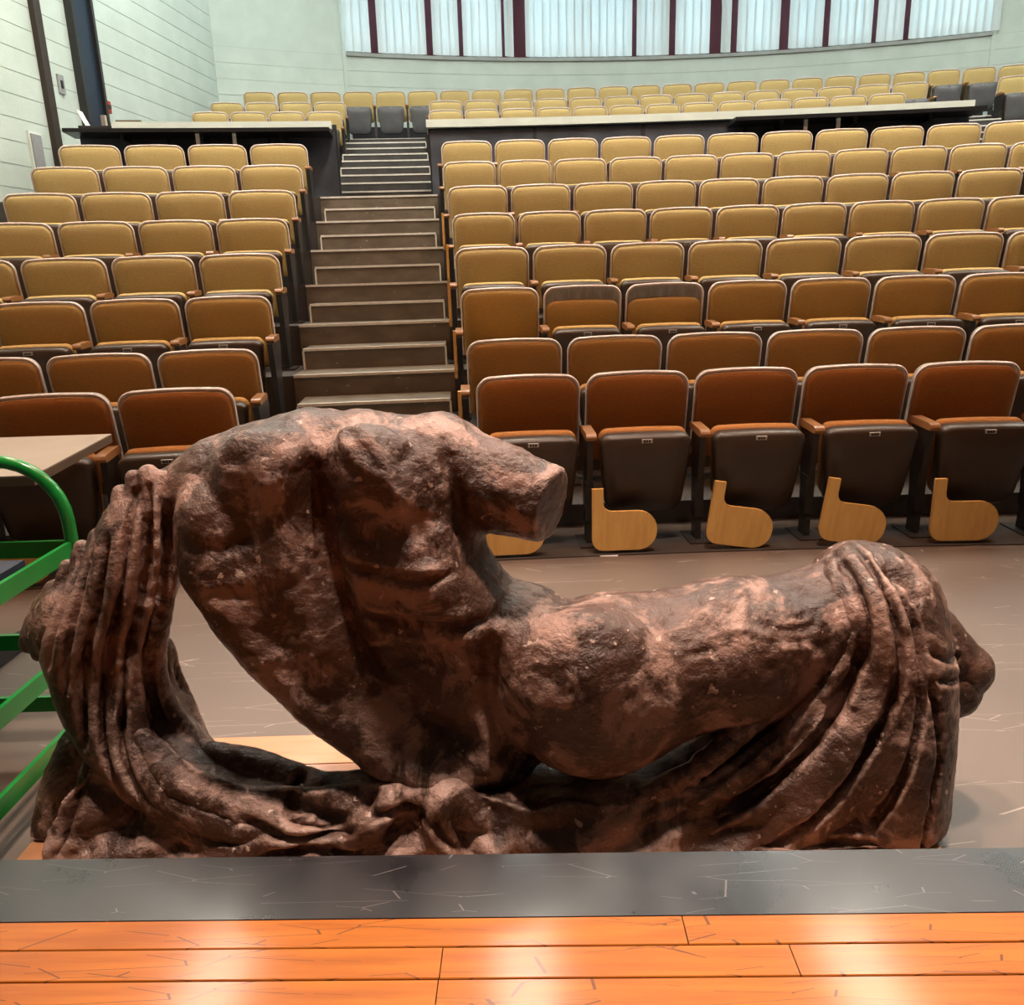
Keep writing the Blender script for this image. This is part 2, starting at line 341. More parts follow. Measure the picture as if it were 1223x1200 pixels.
# thin pier returns beside the window
struct(curved('trim_1', XW0-.05, XW0+.01, 2.8, CEIL_Z, .03, .05, M['wall'], n=2))
struct(curved('trim_2', XW1-.01, XW1+.05, 2.8, CEIL_Z, .03, .05, M['wall'], n=2))
struct(MB().box(XR, XR+.2, -3.3, 16.5, 0, CEIL_Z).build('wall_right', M['wall']))
struct(MB().box(-7.3, XR+.2, -3.5, -3.3, 0, CEIL_Z).build('wall_front', M['curtain']))  # unseen front wall, darkened to hold down the bounce light
struct(MB().box(-7.3, XR+.2, -3.5, 16.6, CEIL_Z, CEIL_Z+.2).build('ceiling', M['ceiling']))

# window ---------------------------------------------------------------
WT = 6.35
win = struct(empty('window_1', (0, 0, 0)))
curved('sill', XW0, XW1, SILL-.05, SILL, .05, .22, M['sill'], win)
curved('frame_rail', XW0, XW1, SILL, SILL+.05, -.10, .06, M['frame'], win)
curved('frame_rail', XW0, XW1, WT-.05, WT, -.10, .06, M['frame'], win)
curved('head_wall', XW0, XW1, WT, CEIL_Z, 0, .25, M['wall'], win)
NP = 8
for i in range(NP):
    xa = XW0+(XW1-XW0)*i/NP; xb = XW0+(XW1-XW0)*(i+1)/NP
    curved('pane', xa+.03, xb-.03, SILL+.05, WT-.05, -.125, .008, M['glass'], win, n=3)
for i in range(NP+1):
    xa = XW0+(XW1-XW0)*i/NP; curved('mullion', max(xa-.03, XW0), min(xa+.03, XW1), SILL+.05, WT-.05, -.10, .06, M['frame'], win, n=1)
def px_to_x(px):                 # pixel on the sill line to x on the window wall
    lo, hi = -4., 9.
    x = 0.
    for _ in range(20): x = at(px, 60, rw(x)).x
    return x
GAPS = [(447,453),(509,518),(548,554),(599,603),(616,628),(757,760),(797,806),(850,860),(872,879),(931,940),(984,988),(1040,1044),(1075,1082)]
for i, (a, b) in enumerate(GAPS):
    xa, xb = px_to_x(a)-.05, px_to_x(b)+.05
    tag(curved('curtain', xa, xb, SILL+.005, WT-.06, -.035, .02, M['maroon'], None, n=3),
        ['narrow maroon curtain strip seen through the blind gap nearest the left pier', 'maroon curtain strip in the second blind gap from the left pier', 'dark curtain strip in the third blind gap from the left pier',
         'slim maroon curtain strip in the fourth blind gap, just left of the widest gap', 'maroon curtain strip in the widest blind gap of the window', 'slim maroon curtain strip in the sixth blind gap from the left pier',
         'maroon curtain strip in the seventh blind gap from the left pier', 'maroon curtain strip in the eighth blind gap, left of the thin slanting slat', 'maroon curtain strip in the ninth blind gap, right of the thin slanting slat',
         'maroon curtain strip in the tenth blind gap from the left pier', 'slim maroon curtain strip third from the right end of the window', 'slim maroon curtain strip second from the right end of the window', 'dark curtain strip nearest the right end of the window'][i], 'curtain', 'curtain strips behind the vertical blinds')
vb = empty('vertical_blind', (XW0, rw(XW0), SILL)); tag(vb, 'wide white vertical slat blind hanging across the rear window band', 'blind')
def in_gap(px): return any(a-1 < px < b+1 for a, b in GAPS)
px = 414.0; slat_mb = None
def slat(pxc, wpx, tilt, lean=0.):
    x = px_to_x(pxc); y = rw(x, .06); wd = wpx*at(pxc, 60, y).y*.0009
    th = -math.asin((x-WCX)/WR) + tilt
    mb = MB(); c, s = math.cos(th), math.sin(th); seg = 4; rings = []
    for zi, zz in enumerate((SILL+.012, WT-.08)):
        lx = lean*(zi)
        for sgn in (0,): pass
        prof = [(-.5+i/seg, .012*math.cos((i/seg-.5)*math.pi)) for i in range(seg+1)]
        pts = [(u*wd, v-.002) for u, v in prof] + [(u*wd, v) for u, v in prof[::-1]]
        rings.append([(x+lx+u*c-v*s, y+u*s+v*c, zz) for u, v in pts])
    mb.rings(rings); o = mb.build('slat', M['blind'], vb); o.matrix_parent_inverse = Matrix.Translation(-vb.location); return o
while px < 1186:
    g = [(a, b) for a, b in GAPS if a-2 < px+4 < b+2]
    if g: px = g[0][1]+.5; continue
    nxt = min([a for a, b in GAPS if a > px] + [1187])
    wd = min(9.6, nxt-px)
    if wd < 2.5: px = nxt; continue
    slat(px+wd/2, wd*1.28, random.uniform(-.10,.34)); px += wd
slat(866, 6, .2, -.12); slat(608.5, 6.5, .35, .02)
mbh = curved('head_rail', XW0+.02, XW1-.02, WT-.08, WT-.03, .09, .05, M['sill'], vb); mbh.matrix_parent_inverse = Matrix.Translation(-vb.location)

# left-wall fixtures ---------------------------------------------------
def wall_box(name, p, wd, z0, z1, depth, matl, parent=None, off=0.008):
    """box lying on the left wall, centred at p along it"""
    mb = MB(); c = Vector((p.x, p.y, 0)); c = c - WN*(c-WL0).dot(WN) + WN*off
    P = [c - WD*wd/2, c + WD*wd/2, c + WD*wd/2 + WN*depth, c - WD*wd/2 + WN*depth]
    mb.add([(q.x,q.y,z) for z in (z0,z1) for q in P], [(0,3,2,1),(4,5,6,7),(0,1,5,4),(1,2,6,5),(2,3,7,6),(3,0,4,7)])
    return mb.build(name, matl, parent)
p = wall_pt(52, 100); struct(wall_box('trim_3', p, .11, 0, CEIL_Z, .06, M['brownsteel']))
pd = wall_pt(99, 75); zt = TIER_Z[8]+2.1
d1 = struct(empty('door_1', (pd.x, pd.y, TIER_Z[8])))
def chp(o, par): o.parent = par; o.matrix_parent_inverse = par.matrix_basis.inverted(); return o
chp(wall_box('door_leaf', pd, .34, TIER_Z[8], zt+.6, .05, M['door']), d1)
for s in (-1, 1):
    q = pd + WD*(s*.19); chp(wall_box('door_frame', q, .045, TIER_Z[8], zt+.66, .09, M['black']), d1)
chp(wall_box('door_frame', pd, .43, zt+.6, zt+.68, .09, M['black']), d1)
hd = chp(wall_box('door_handle', pd + WD*.11, .04, TIER_Z[8]+.95, TIER_Z[8]+1.10, .10, M['plate']), d1)
def plate(px0, py0, wd, ht, dp, matl, name, label, cat, inner=None):
    q = wall_pt(px0, py0); e = empty(name, (q.x, q.y, q.z-ht/2)); tag(e, label, cat)
    chp(wall_box('back_plate', q, wd, q.z-ht/2, q.z+ht/2, dp, matl), e)
    if inner: chp(wall_box(inner[0], q, wd*inner[1], q.z-ht/2*inner[2], q.z+ht/2*inner[2], dp+.012, inner[3]), e)
    return e
plate(71, 101, .10, .19, .02, M['vent'], 'switch_plate', 'grey switch plate on block wall between brown column and blue door', 'switch', ('toggle', .3, .4, M['black']))
plate(117, 92, .09, .16, .03, M['black'], 'door_reader', 'small black wall box just right of the blue door', 'wall box', ('face', .6, .6, M['vent']))
plate(124.5, 128, .10, .13, .05, M['red'], 'fire_alarm', 'small red fire alarm pull on wall right of blue door', 'alarm', ('pull_bar', .7, .3, M['brownsteel']))
v = plate(42, 183, .20, .40, .025, M['cap'], 'access_panel', 'grey metal access panel with pale frame low on left block wall', 'wall panel', ('panel_door', .78, .88, M['vent']))

# half walls with counter ------------------------------------------------------
RH = rr(8) + .46
HZ = at(510, 144, YC + RH*math.cos(ang(RH, -.77))).z
def half_wall(x0, x1, label, capx0, capx1, seams, ledge, ledge_label, upr):
    a0, a1 = ang(RH, x0), ang(RH, x1)
    p = pol(RH, a0); e = empty('half_wall', (*p, TIER_Z[8])); tag(e, label, 'counter', 'black half walls behind the eighth row')
    chp(arc_slab('core', RH+.03, RH+.10, TIER_Z[8], HZ-.02, M['batten'], aa=a0, ab=a1, n=14), e)
    ed = [a0] + [ang(RH, s) for s in seams] + [a1]
    for i in range(len(ed)-1):
        chp(arc_slab('panel', RH, RH+.03, TIER_Z[8]+.01, HZ-.09, M['panel'], aa=ed[i]+.0006, ab=ed[i+1]-.0006, n=5), e)
    for s in ed[1:-1]:
        chp(arc_slab('batten', RH-.012, RH, TIER_Z[8]+.01, HZ-.09, M['batten'], aa=s-.0007, ab=s+.0007, n=1), e)
    chp(arc_slab('countertop', RH-.06, RH+.36, HZ-.075, HZ, M['cap'], aa=ang(RH, capx0), ab=ang(RH, capx1), n=14), e)
    # writing ledge
    l0, l1 = ang(RH, ledge[0]), ang(RH, ledge[1]); R0 = RH - .40
    q = pol(RH-.2, l0); le = empty('writing_ledge', (*q, HZ-.16)); tag(le, ledge_label, 'ledge', 'black writing ledges')
    chp(arc_slab('ledge_top', R0, RH-.013, HZ-.15, HZ-.115, M['ledge'], aa=l0, ab=l1, n=10), le)
    for t in (.2, .5, .8):
        am = l0+(l1-l0)*t
        chp(arc_slab('bracket', RH-.30, RH-.013, HZ-.20, HZ-.15, M['ledge'], aa=am-.0006, ab=am+.0006, n=1), le)
    for u in upr:
        au = ang(RH, u); chp(arc_slab('upright', RH-.30, RH-.27, TIER_Z[8], HZ-.15, M['paper'], aa=au-.0006, ab=au+.0006, n=1), le)
    return e
def xrow(px, py, R):
    Y = YC + R
    for _ in range(12):
        X = at(px, py, Y).x; Y = YC + R*math.cos(ang(R, X))
    return X
xh = lambda px, py=150: xrow(px, py, RH)
half_wall(xh(511), xh(1160,130), 'long black panelled half wall with white countertop right of the stairs', xh(509), xh(1162,122), [xh(638), xh(768), xh(890), xh(1020)],
          (xh(868), xh(1158,145)), 'black writing ledge on the half wall right of the stairs', (xh(953), xh(991)))
half_wall(xh(92), xh(401), 'short black panelled half wall with white countertop left of the stairs', xh(135), xh(396), [xh(200), xh(320)],
          (xh(88), xh(397)), 'black writing ledge on the half wall left of the stairs', (xh(241), xh(284)))
# papers and board on the left ledge
mb = MB(); q = at(108, 149, YC+RH-.25)
n = 8; rings = []
for i in range(n+1):
    t = i/n; rings.append([(q.x-.09+.2*t, q.y+.02*s_, HZ-.11+.26*(1-t)**2+.0+.006*k_) for s_, k_ in ((-3,0),(3,0),(3,1),(-3,1))])
mb.rings(rings); tag(mb.build('paper_sheet', M['paper'], smooth=60), 'curled white paper sheet propped on left black ledge before the blue door', 'paper')
q0 = xh(138); q1 = xh(168)
tag(arc_slab('folder', RH+.02, RH+.26, HZ+.001, HZ+.03, M['bronze'], aa=ang(RH, q0), ab=ang(RH, q1), n=2), 'flat brown folder lying on the left white countertop end', 'folder')

# aisle stairs ------------------------------------------------------------
LP = {1:(-6.30,.538),2:(-6.34,.55),3:(-6.38,.541),4:(-6.48,.565),5:(-6.51,.562),6:(-6.56,.577),7:(-6.58,.587),8:(-6.60,.586)}
RP = {1:(-2.49,.510),2:(-2.54,.55),3:(-2.64,.517),4:(-2.68,.547),5:(-2.75,.514),6:(-2.80,.538),7:(-2.91,.517),8:(-2.93,.536)}
st = struct(empty('aisle_stairs', (*pol(RF[2], R_(-4.5)), 0)))
def step(Ra, Rb, z0, z1, a0, a1, matl, sides=False):
    s_ = chp(arc_slab('step', Ra, Rb, z0, z1, matl, aa=a0, ab=a1, n=6), st)
    nz = MB(); rings = []
    for i in range(7):
        a = a0+(a1-a0)*i/6; A = pol(Ra-.008, a); B = pol(Ra+.022, a)
        rings.append([(*A, z1-.014), (*A, z1+.003), (*B, z1+.003), (*B, z1-.014)])
    nz.rings(rings); o = nz.build('nosing', M['nosing'], s_)
    if sides:
        for a in (a0, a1):
            A = pol(Ra-.006, a); m2 = MB().box(A[0]-.006, A[0]+.006, A[1]-.004, A[1]+.006, z0+.002, z1-.014); m2.build('edge_strip', M['nosing'], s_)
def edges(k):
    kk = min(max(k,1),8); R = rr(kk)
    return R_(LP[kk][0]) + (LP[kk][1]/2+.06)/R, R_(RP[kk][0]) - (RP[kk][1]/2+.045)/R
for k in range(2, 10):
    a0, a1 = edges(k-1); b0, b1 = edges(k)
    z = TIER_Z[k-1]; zp = TIER_Z[k-2]
    step(RF[k]-.004, RF[k]+.36, zp-.05, z+.002, a0, a1, M['step'])
    if k >= 3:
        step(RF[k]-.36, RF[k]-.004, zp, (z+zp)/2, a0+.0025, a1-.0012, M['step'], True)
for n_ in range(1, 10):                                # darker rear flight
    Y = 9.58 + .411*(n_-1); z = TIER_Z[8] + .1356*n_ if n_ < 9 else FB[11]+.004
    t = (n_-1)/8; x0, x1 = -1.84 - .45*t, -.776 - .35*t
    Ra = math.hypot(x0-XC, Y-YC); x0b = x0
    step(Ra, Ra+.42, TIER_Z[8]-.02, z, ang(Ra, x0), ang(Ra, x1), M['stepdark'], n_ % 2 == 0)
# rear right steps
rs = struct(empty('rear_stairs', (5.4, 11.8, TIER_Z[8])))
for n_ in range(1, 10):
    Ra = RB[9]-2.9 + .411*n_; z = TIER_Z[8] + .1356*n_ if n_ < 9 else FB[11]+.003
    s_ = chp(arc_slab('step', Ra, Ra+.42, TIER_Z[8]-.02, z, M['stepdark'], xa=5.35+.05*n_, xb=6.25+.08*n_, n=4), rs)
    o = arc_slab('nosing', Ra-.008, Ra+.022, z-.014, z+.003, M['nosing'], xa=5.35+.05*n_, xb=6.25+.08*n_, n=4, parent=s_)

# ------------------------------------------------------------------ auditorium chair
def rrect(w2, zb, zt, rt, rb, crown=0., taper=0., n=6):
    pts = []
    for cx, cz, r, a0 in ((w2-rt, zt-rt, rt, 0), (-(w2-rt), zt-rt, rt, 90), (-(w2-taper-rb), zb+rb, rb, 180), (w2-taper-rb, zb+rb, rb, 270)):
        for i in range(n+1):
            a = R_(a0 + 90*i/n); x, z = cx + r*math.cos(a), cz + r*math.sin(a)
            if cz > (zb+zt)/2: z += crown*(1-(x/w2)**2)
            pts.append((x, z))
        if a0 == 0 and crown:
            for i in range(1, 6):
                x = (w2-rt)*(1-2*i/6); pts.append((x, zt + crown*(1-(x/w2)**2)))
    return pts
def pad(outline, y_back, y_front, puff, bev=.012):
    cx = sum(p[0] for p in outline)/len(outline); cz = sum(p[1] for p in outline)/len(outline)
    hx = max(abs(p[0]-cx) for p in outline)
    def ring(inset, y):
        s = 1 - inset/hx; return [(cx+(x-cx)*s, y, cz+(z-cz)*s) for x, z in outline]
    rings = [ring(bev*.6, y_back), ring(0, y_back-bev*.5), ring(0, y_front+bev), ring(bev*.35, y_front+bev*.35), ring(bev, y_front),
             ring(bev*2.5, y_front-puff*.5), ring(hx*.35, y_front-puff*.92), ring(hx*.72, y_front-puff)]
    return MB().rings(rings)
PW = .55                                               # design pitch
BW = PW - .042
LEAN = Matrix.Translation((0, 0, CH)) @ Matrix.Rotation(R_(-12), 4, 'X') @ Matrix.Translation((0, 0, -CH))
# (rotating about the top edge: the foot of the back moves towards the stage)
LEAN = Matrix.Translation((0, 0, CH)) @ Matrix.Rotation(R_(12), 4, 'X') @ Matrix.Translation((0, 0, -CH))
ob = rrect(BW/2, .345, CH-.012, .062, .03, .012)
mesh_back = pad([(x*.965, CH-.014+(z-CH)*.975) for x, z in ob], .0, -.035, .016, .014).xf(LEAN).mesh('back_cushion', M['fabric'], 50)
mesh_back_low = pad([(x*.95, .345+(z-.345)*.80) for x, z in ob], .0, -.035, .016, .016).xf(LEAN).mesh('back_cushion', M['fabric'], 50)
def in_fabric(me, m):
    c = me.copy(); c.materials[0] = m; return c
mesh_shell = pad(ob, .022, .0, .002, .008).xf(LEAN).mesh('back_shell', M['shell'], 50)
tr = [(x, -.012, z) for x, z in ob]
# open run of the rim: both sides and the top
i0 = 0
side = [p for p in tr]
top = [(BW/2, -.012, .36)] + tr[:7] + tr[7:12] + tr[12:19] + [(-BW/2, -.012, .36)]
mesh_trim = MB().tube(top, .0075, 6).xf(LEAN).mesh('rim_trim', M['trim'], 60)
SEAT = Matrix.Translation((0, -.155, .36)) @ Matrix.Rotation(R_(9), 4, 'X')      # folded up seat, hinge low and back
os_ = rrect(.222, -.215, .165, .045, .085, .006, .028)
mesh_pan = pad(os_, .0, -.075, .018, .022).xf(SEAT).mesh('seat_pan', M['pan'], 50)
mesh_pan_g = pad(os_, .0, -.075, .018, .022).xf(SEAT).mesh('seat_pan', M['pan_grey'], 50)
oc = [(x*.985, z*.985+.006) for x, z in os_]
mesh_seat = pad(oc, .055, .0, .0, .02).xf(SEAT).mesh('seat_cushion', M['fabric'], 50)
SEATD = Matrix.Translation((0, -.30, .40)) @ Matrix.Rotation(R_(84), 4, 'X')
mesh_pan_d = pad(os_, .0, -.05, .018, .022).xf(SEATD).mesh('seat_pan', M['pan'], 50)
mesh_seat_d = pad(oc, .055, .0, .0, .02).xf(SEATD).mesh('seat_cushion', M['fabric'], 50)
def plate_mesh():
    mb = MB().box(-.026, .026, -.006, .0, -.009, .009); return mb.xf(SEAT @ Matrix.Translation((0, -.075, .148))).mesh('number_plate', M['plate'])
mesh_plate = plate_mesh()
mesh_ink = MB().box(-.018, -.008, -.0085, -.005, -.005, .005).box(-.005, .004, -.0085, -.005, -.005, .005).box(.007, .017, -.0085, -.005, -.005, .005).xf(SEAT @ Matrix.Translation((0, -.075, .148))).mesh('plate_marks', M['ink'])
HP = PW/2
# armrest: rounded wooden block
def arm_mesh():
    prof = [(-.265,.505),(-.275,.518),(-.270,.531),(-.255,.537),(-.09,.545),(-.07,.540),(-.065,.525),(-.08,.512)]
    return MB().prism(prof, 'x', -.024, .024).mesh('armrest', M['armwood'], 50)
mesh_arm = arm_mesh()
def stand_mesh():
    prof = [(-.24,.505),(-.085,.515),(-.075,.40),(-.10,.30),(-.13,.12),(-.12,.012),(-.20,.012),(-.20,.12),(-.21,.28),(-.23,.42)]
    mb = MB().prism(prof, 'x', -.014, .014)
    mb.prism([(-.205,.12),(-.125,.12),(-.125,.30),(-.205,.30)], 'x', -.02, .02)
    return mb.mesh('standard', M['iron'])
mesh_stand = stand_mesh()
mesh_foot = MB().prism([(-.055,-.26),(.055,-.26),(.055,-.06),(-.055,-.06)], 'z', 0, .012).mesh('foot_plate', M['iron'])
mesh_endpanel = MB().prism([(-.30,.50),(-.02,.52),(.0,.46),(-.05,.30),(-.09,.012),(-.23,.012),(-.25,.30)], 'x', -.016, .016).mesh('end_panel', M['black'])
def tablet_mesh():
    pts = [(-.145,.30),(-.095,.30)]
    for i in range(5): a = R_(180+90*i/4); pts.append((-.055+.04*math.cos(a), .235+.04*math.sin(a)))   # inner corner
    for cx, cz, r, a0 in ((.075,.135,.06,90),(.075,.095,.06,0),(-.095,.085,.05,270)):
        pass
    pts += [(.06,.195)]
    for i in range(1,7): a = R_(90-90*i/6); pts.append((.06+.085*math.cos(a), .11+.085*math.sin(a)))
    for i in range(1,7): a = R_(0-90*i/6); pts.append((.06+.085*math.cos(a), .10+.085*math.sin(a)))
    for i in range(0,5): a = R_(270-90*i/4); pts.append((-.095+.05*math.cos(a), .065+.05*math.sin(a)))
    return MB().prism(pts, 'y', -.009, .009).mesh('tablet_arm', M['tablet'])
mesh_tablet = tablet_mesh()

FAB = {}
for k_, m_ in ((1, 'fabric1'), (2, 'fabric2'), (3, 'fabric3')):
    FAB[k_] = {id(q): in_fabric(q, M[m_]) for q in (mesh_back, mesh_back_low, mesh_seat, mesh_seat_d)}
ORD = ['first','second','third','fourth','fifth','sixth','seventh','eighth','ninth','tenth','eleventh','twelfth','thirteenth','fourteenth','fifteenth','sixteenth','seventeenth','eighteenth','nineteenth','twentieth','twenty-first','twenty-second','twenty-third','twenty-fourth','twenty-fifth','twenty-sixth','twenty-seventh','twenty-eighth']
def chair(R, a, z, pitch, label, group, left_end=False, right_end=False, grey=False, low=False, down=False, tablet=None, endtab=0, jit=True, fab=0):
    e = empty('auditorium_chair', (*pol(R, a), z), -a); e.scale = (pitch/PW, 1, 1)
    tag(e, label, 'chair', group)
    def P(name, me, x=0., y=0., zz=0., rx=0., ry=0., rz=0.):
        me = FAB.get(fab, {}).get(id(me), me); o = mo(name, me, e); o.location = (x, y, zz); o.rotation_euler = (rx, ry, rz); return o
    P('back_cushion', mesh_back_low if low else mesh_back); P('back_shell', mesh_shell); P('rim_trim', mesh_trim)
    if down: P('seat_cushion', mesh_seat_d); P('seat_pan', mesh_pan_d)
    else:
        j = random.uniform(-.012,.008) if jit else 0
        P('seat_cushion', mesh_seat, y=j); p_ = P('seat_pan', mesh_pan_g if grey else mesh_pan, y=j)
        np_ = mo('number_plate', mesh_plate, p_); mo('plate_marks', mesh_ink, np_) if False else None
        o = mo('plate_marks', mesh_ink, p_)
    sides = [HP] + ([-HP] if left_end else [])
    for s in sides:
        end = (s < 0 and left_end) or (s > 0 and right_end)
        P('armrest', mesh_arm, x=s)
        P('end_panel' if end else 'standard', mesh_endpanel if end else mesh_stand, x=s)
        P('foot_plate', mesh_foot, x=s)
    if tablet is not None:
        o = P('tablet_arm', mesh_tablet, x=-HP+.155, y=-.335, zz=.005+tablet[1], ry=tablet[0]); o.scale = (1.0*PW/pitch, 1, 1)
    if endtab:
        o = P('tablet_arm', mesh_tablet, x=endtab*(HP+.03), y=-.19, zz=.24, rz=R_(90)); 
    return e
row_name = lambda k: ['front','second','third','fourth','fifth','sixth','seventh','eighth'][k-1]
NL = {1:2,2:3,3:3,4:4,5:4,6:4,7:4,8:4}; NR = {1:5,2:6,3:7,4:8,5:9,6:9,7:11,8:11}
TABROT = [0.0, 0.0, R_(8), R_(8), 0.0]
for k in range(1, 9):
    R = rr(k); z = TIER_Z[k-1]
    for i in range(NR[k]):
        a = R_(RP[k][0]) + i*RP[k][1]/R
        extra = ''
        if k == 3 and i in (1, 2): extra = ' with slipped cushion'
        kind = 'tan padded auditorium chair' if k > 2 else 'brown padded auditorium chair'
        lab = f'{kind}{extra}, {row_name(k)} row right of stairs, {ORD[i]} from them'
        if k == 1: lab = f'brown folding chair with drop tablet, front row right of stairs, {ORD[i]} from them'
        chair(R, a, z, RP[k][1], lab, 'auditorium chairs right of the stairs', left_end=(i == 0), low=(k == 3 and i in (1,2)), down=(k == 3 and i == 0),
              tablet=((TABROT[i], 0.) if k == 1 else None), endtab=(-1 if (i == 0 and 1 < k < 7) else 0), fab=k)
    for i in range(NL[k]):
        a = R_(LP[k][0]) - i*LP[k][1]/R
        kind = 'tan padded auditorium chair' if k > 2 else 'brown padded auditorium chair'
        lab = f'{kind}, {row_name(k)} row left of stairs, {ORD[i]} from them'
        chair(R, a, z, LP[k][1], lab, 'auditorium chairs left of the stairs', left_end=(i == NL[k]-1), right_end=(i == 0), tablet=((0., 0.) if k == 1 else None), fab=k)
def a_at(px, py, R): return ang(R, xrow(px, py, R))
def rear(k, px0, py0, n, pitch, what, left_end=True, right_end=True):
    R = RB[k]; a0 = a_at(px0, py0, R)
    for i in range(n):
        chair(R, a0 + i*pitch/R, FB[k], pitch, f'small tan chair, {ORD[i]} from left {what}', 'rear auditorium chairs', left_end=(i == 0 and left_end), right_end=(i == n-1 and right_end), grey=True)
rear(9, 250, 134, 4, .500, 'in nearest rear row left of stairs')
rear(9, 532, 131, 13, .500, 'in nearest rear row behind right countertop')
rear(10, 270, 121, 4, .480, 'in middle rear row left of stairs')
rear(10, 532, 120, 14, .512, 'in middle rear row right of stairs')
rear(11, 309, 111, 25, .490, 'in last row under window')
rear(10, 1216, 86, 1, .512, 'in middle rear row right of rear steps')

# ------------------------------------------------------------------ stage
SZ = .30; SANG = math.atan2(-.0452*.957, 1.746*.957)           # edge runs a little askew
e1 = atz(612, 1017.5, SZ); e2 = atz(612, 1094.5, SZ)
stage = struct(empty('floor_stage', (e1.x, e1.y, 0), SANG))
WE = e1.y - e2.y
MB().box(-4.0, 4.6, -3.9, -.004, 0, SZ-.03).build('stage_base', M['joint'], stage)
mb = MB(); mb.prism([(-WE,SZ-.03),(-WE,SZ),(-.004,SZ),(0,SZ-.004),(0,SZ-.06),(-.02,SZ-.06),(-.02,SZ-.03)], 'x', -4.0, 4.6); mb.build('edge_strip', M['strip'], stage)
MB().box(-4.0, 4.6, -.012, -.001, .0, SZ-.06).build('stage_fascia', M['batten'], stage)
PWD = (atz(612,1094.5,SZ).y - atz(612,1168,SZ).y)/2
def lx(px, py): return atz(px, py, SZ).x - e1.x
cuts = {0: [lx(822,1110)], 1: [lx(532,1147), lx(955,1147)], 2: [lx(528,1185)], 3: [lx(300,1198)], 4: [lx(900,1198)], 5: [lx(640,1198)]}
def plank_mesh(L, rot):
    b = .0012; y0, y1 = -PWD/2+.0009, PWD/2-.0009
    return MB().prism([(y0,SZ-.029),(y0,SZ-b),(y0+b,SZ),(y1-b,SZ),(y1,SZ-b),(y1,SZ-.029)], 'x', -L/2, L/2)
for r_ in range(26):
    yc = -WE - PWD*(r_+.5)
    cs = sorted([-4.0] + cuts.get(r_, [random.uniform(-2.5,-.5), random.uniform(.3,3)]) + [4.6])
    cs2 = [cs[0]]
    for c in cs[1:]:
        cs2.append(c)
    for i in range(len(cs2)-1):
        L_ = cs2[i+1]-cs2[i]-.0016; o = plank_mesh(L_, 0).build('plank', M['stage'], stage); o.location = ((cs2[i]+cs2[i+1])/2, yc, random.uniform(-.0006, .0002))

# sculpture's wooden pallet -------------------------------------------------
PZ = .05
pb = atz(280, 880, PZ).y; pj = atz(380, 912, PZ).y; pl = atz(38, 1005, PZ).x
pal = empty('wooden_pallet', (pl, 1.2, 0)); tag(pal, 'low varnished wooden pallet on the floor under the brown sculpture', 'pallet')
ys = [pb, pj]
while ys[-1] > 1.30: ys.append(ys[-1] - .13)
for i in range(len(ys)-1):
    o = MB().box(pl, .86, ys[i+1]+.002, ys[i]-.002, PZ-.022, PZ).build('plank', M['pallet'], pal); o.matrix_parent_inverse = Matrix.Translation(-pal.location)
for x in (pl+.02, -.1, .76):
    o = MB().box(x, x+.08, ys[-1]+.01, pb-.01, 0, PZ-.022).build('bearer', M['pallet'], pal); o.matrix_parent_inverse = Matrix.Translation(-pal.location)

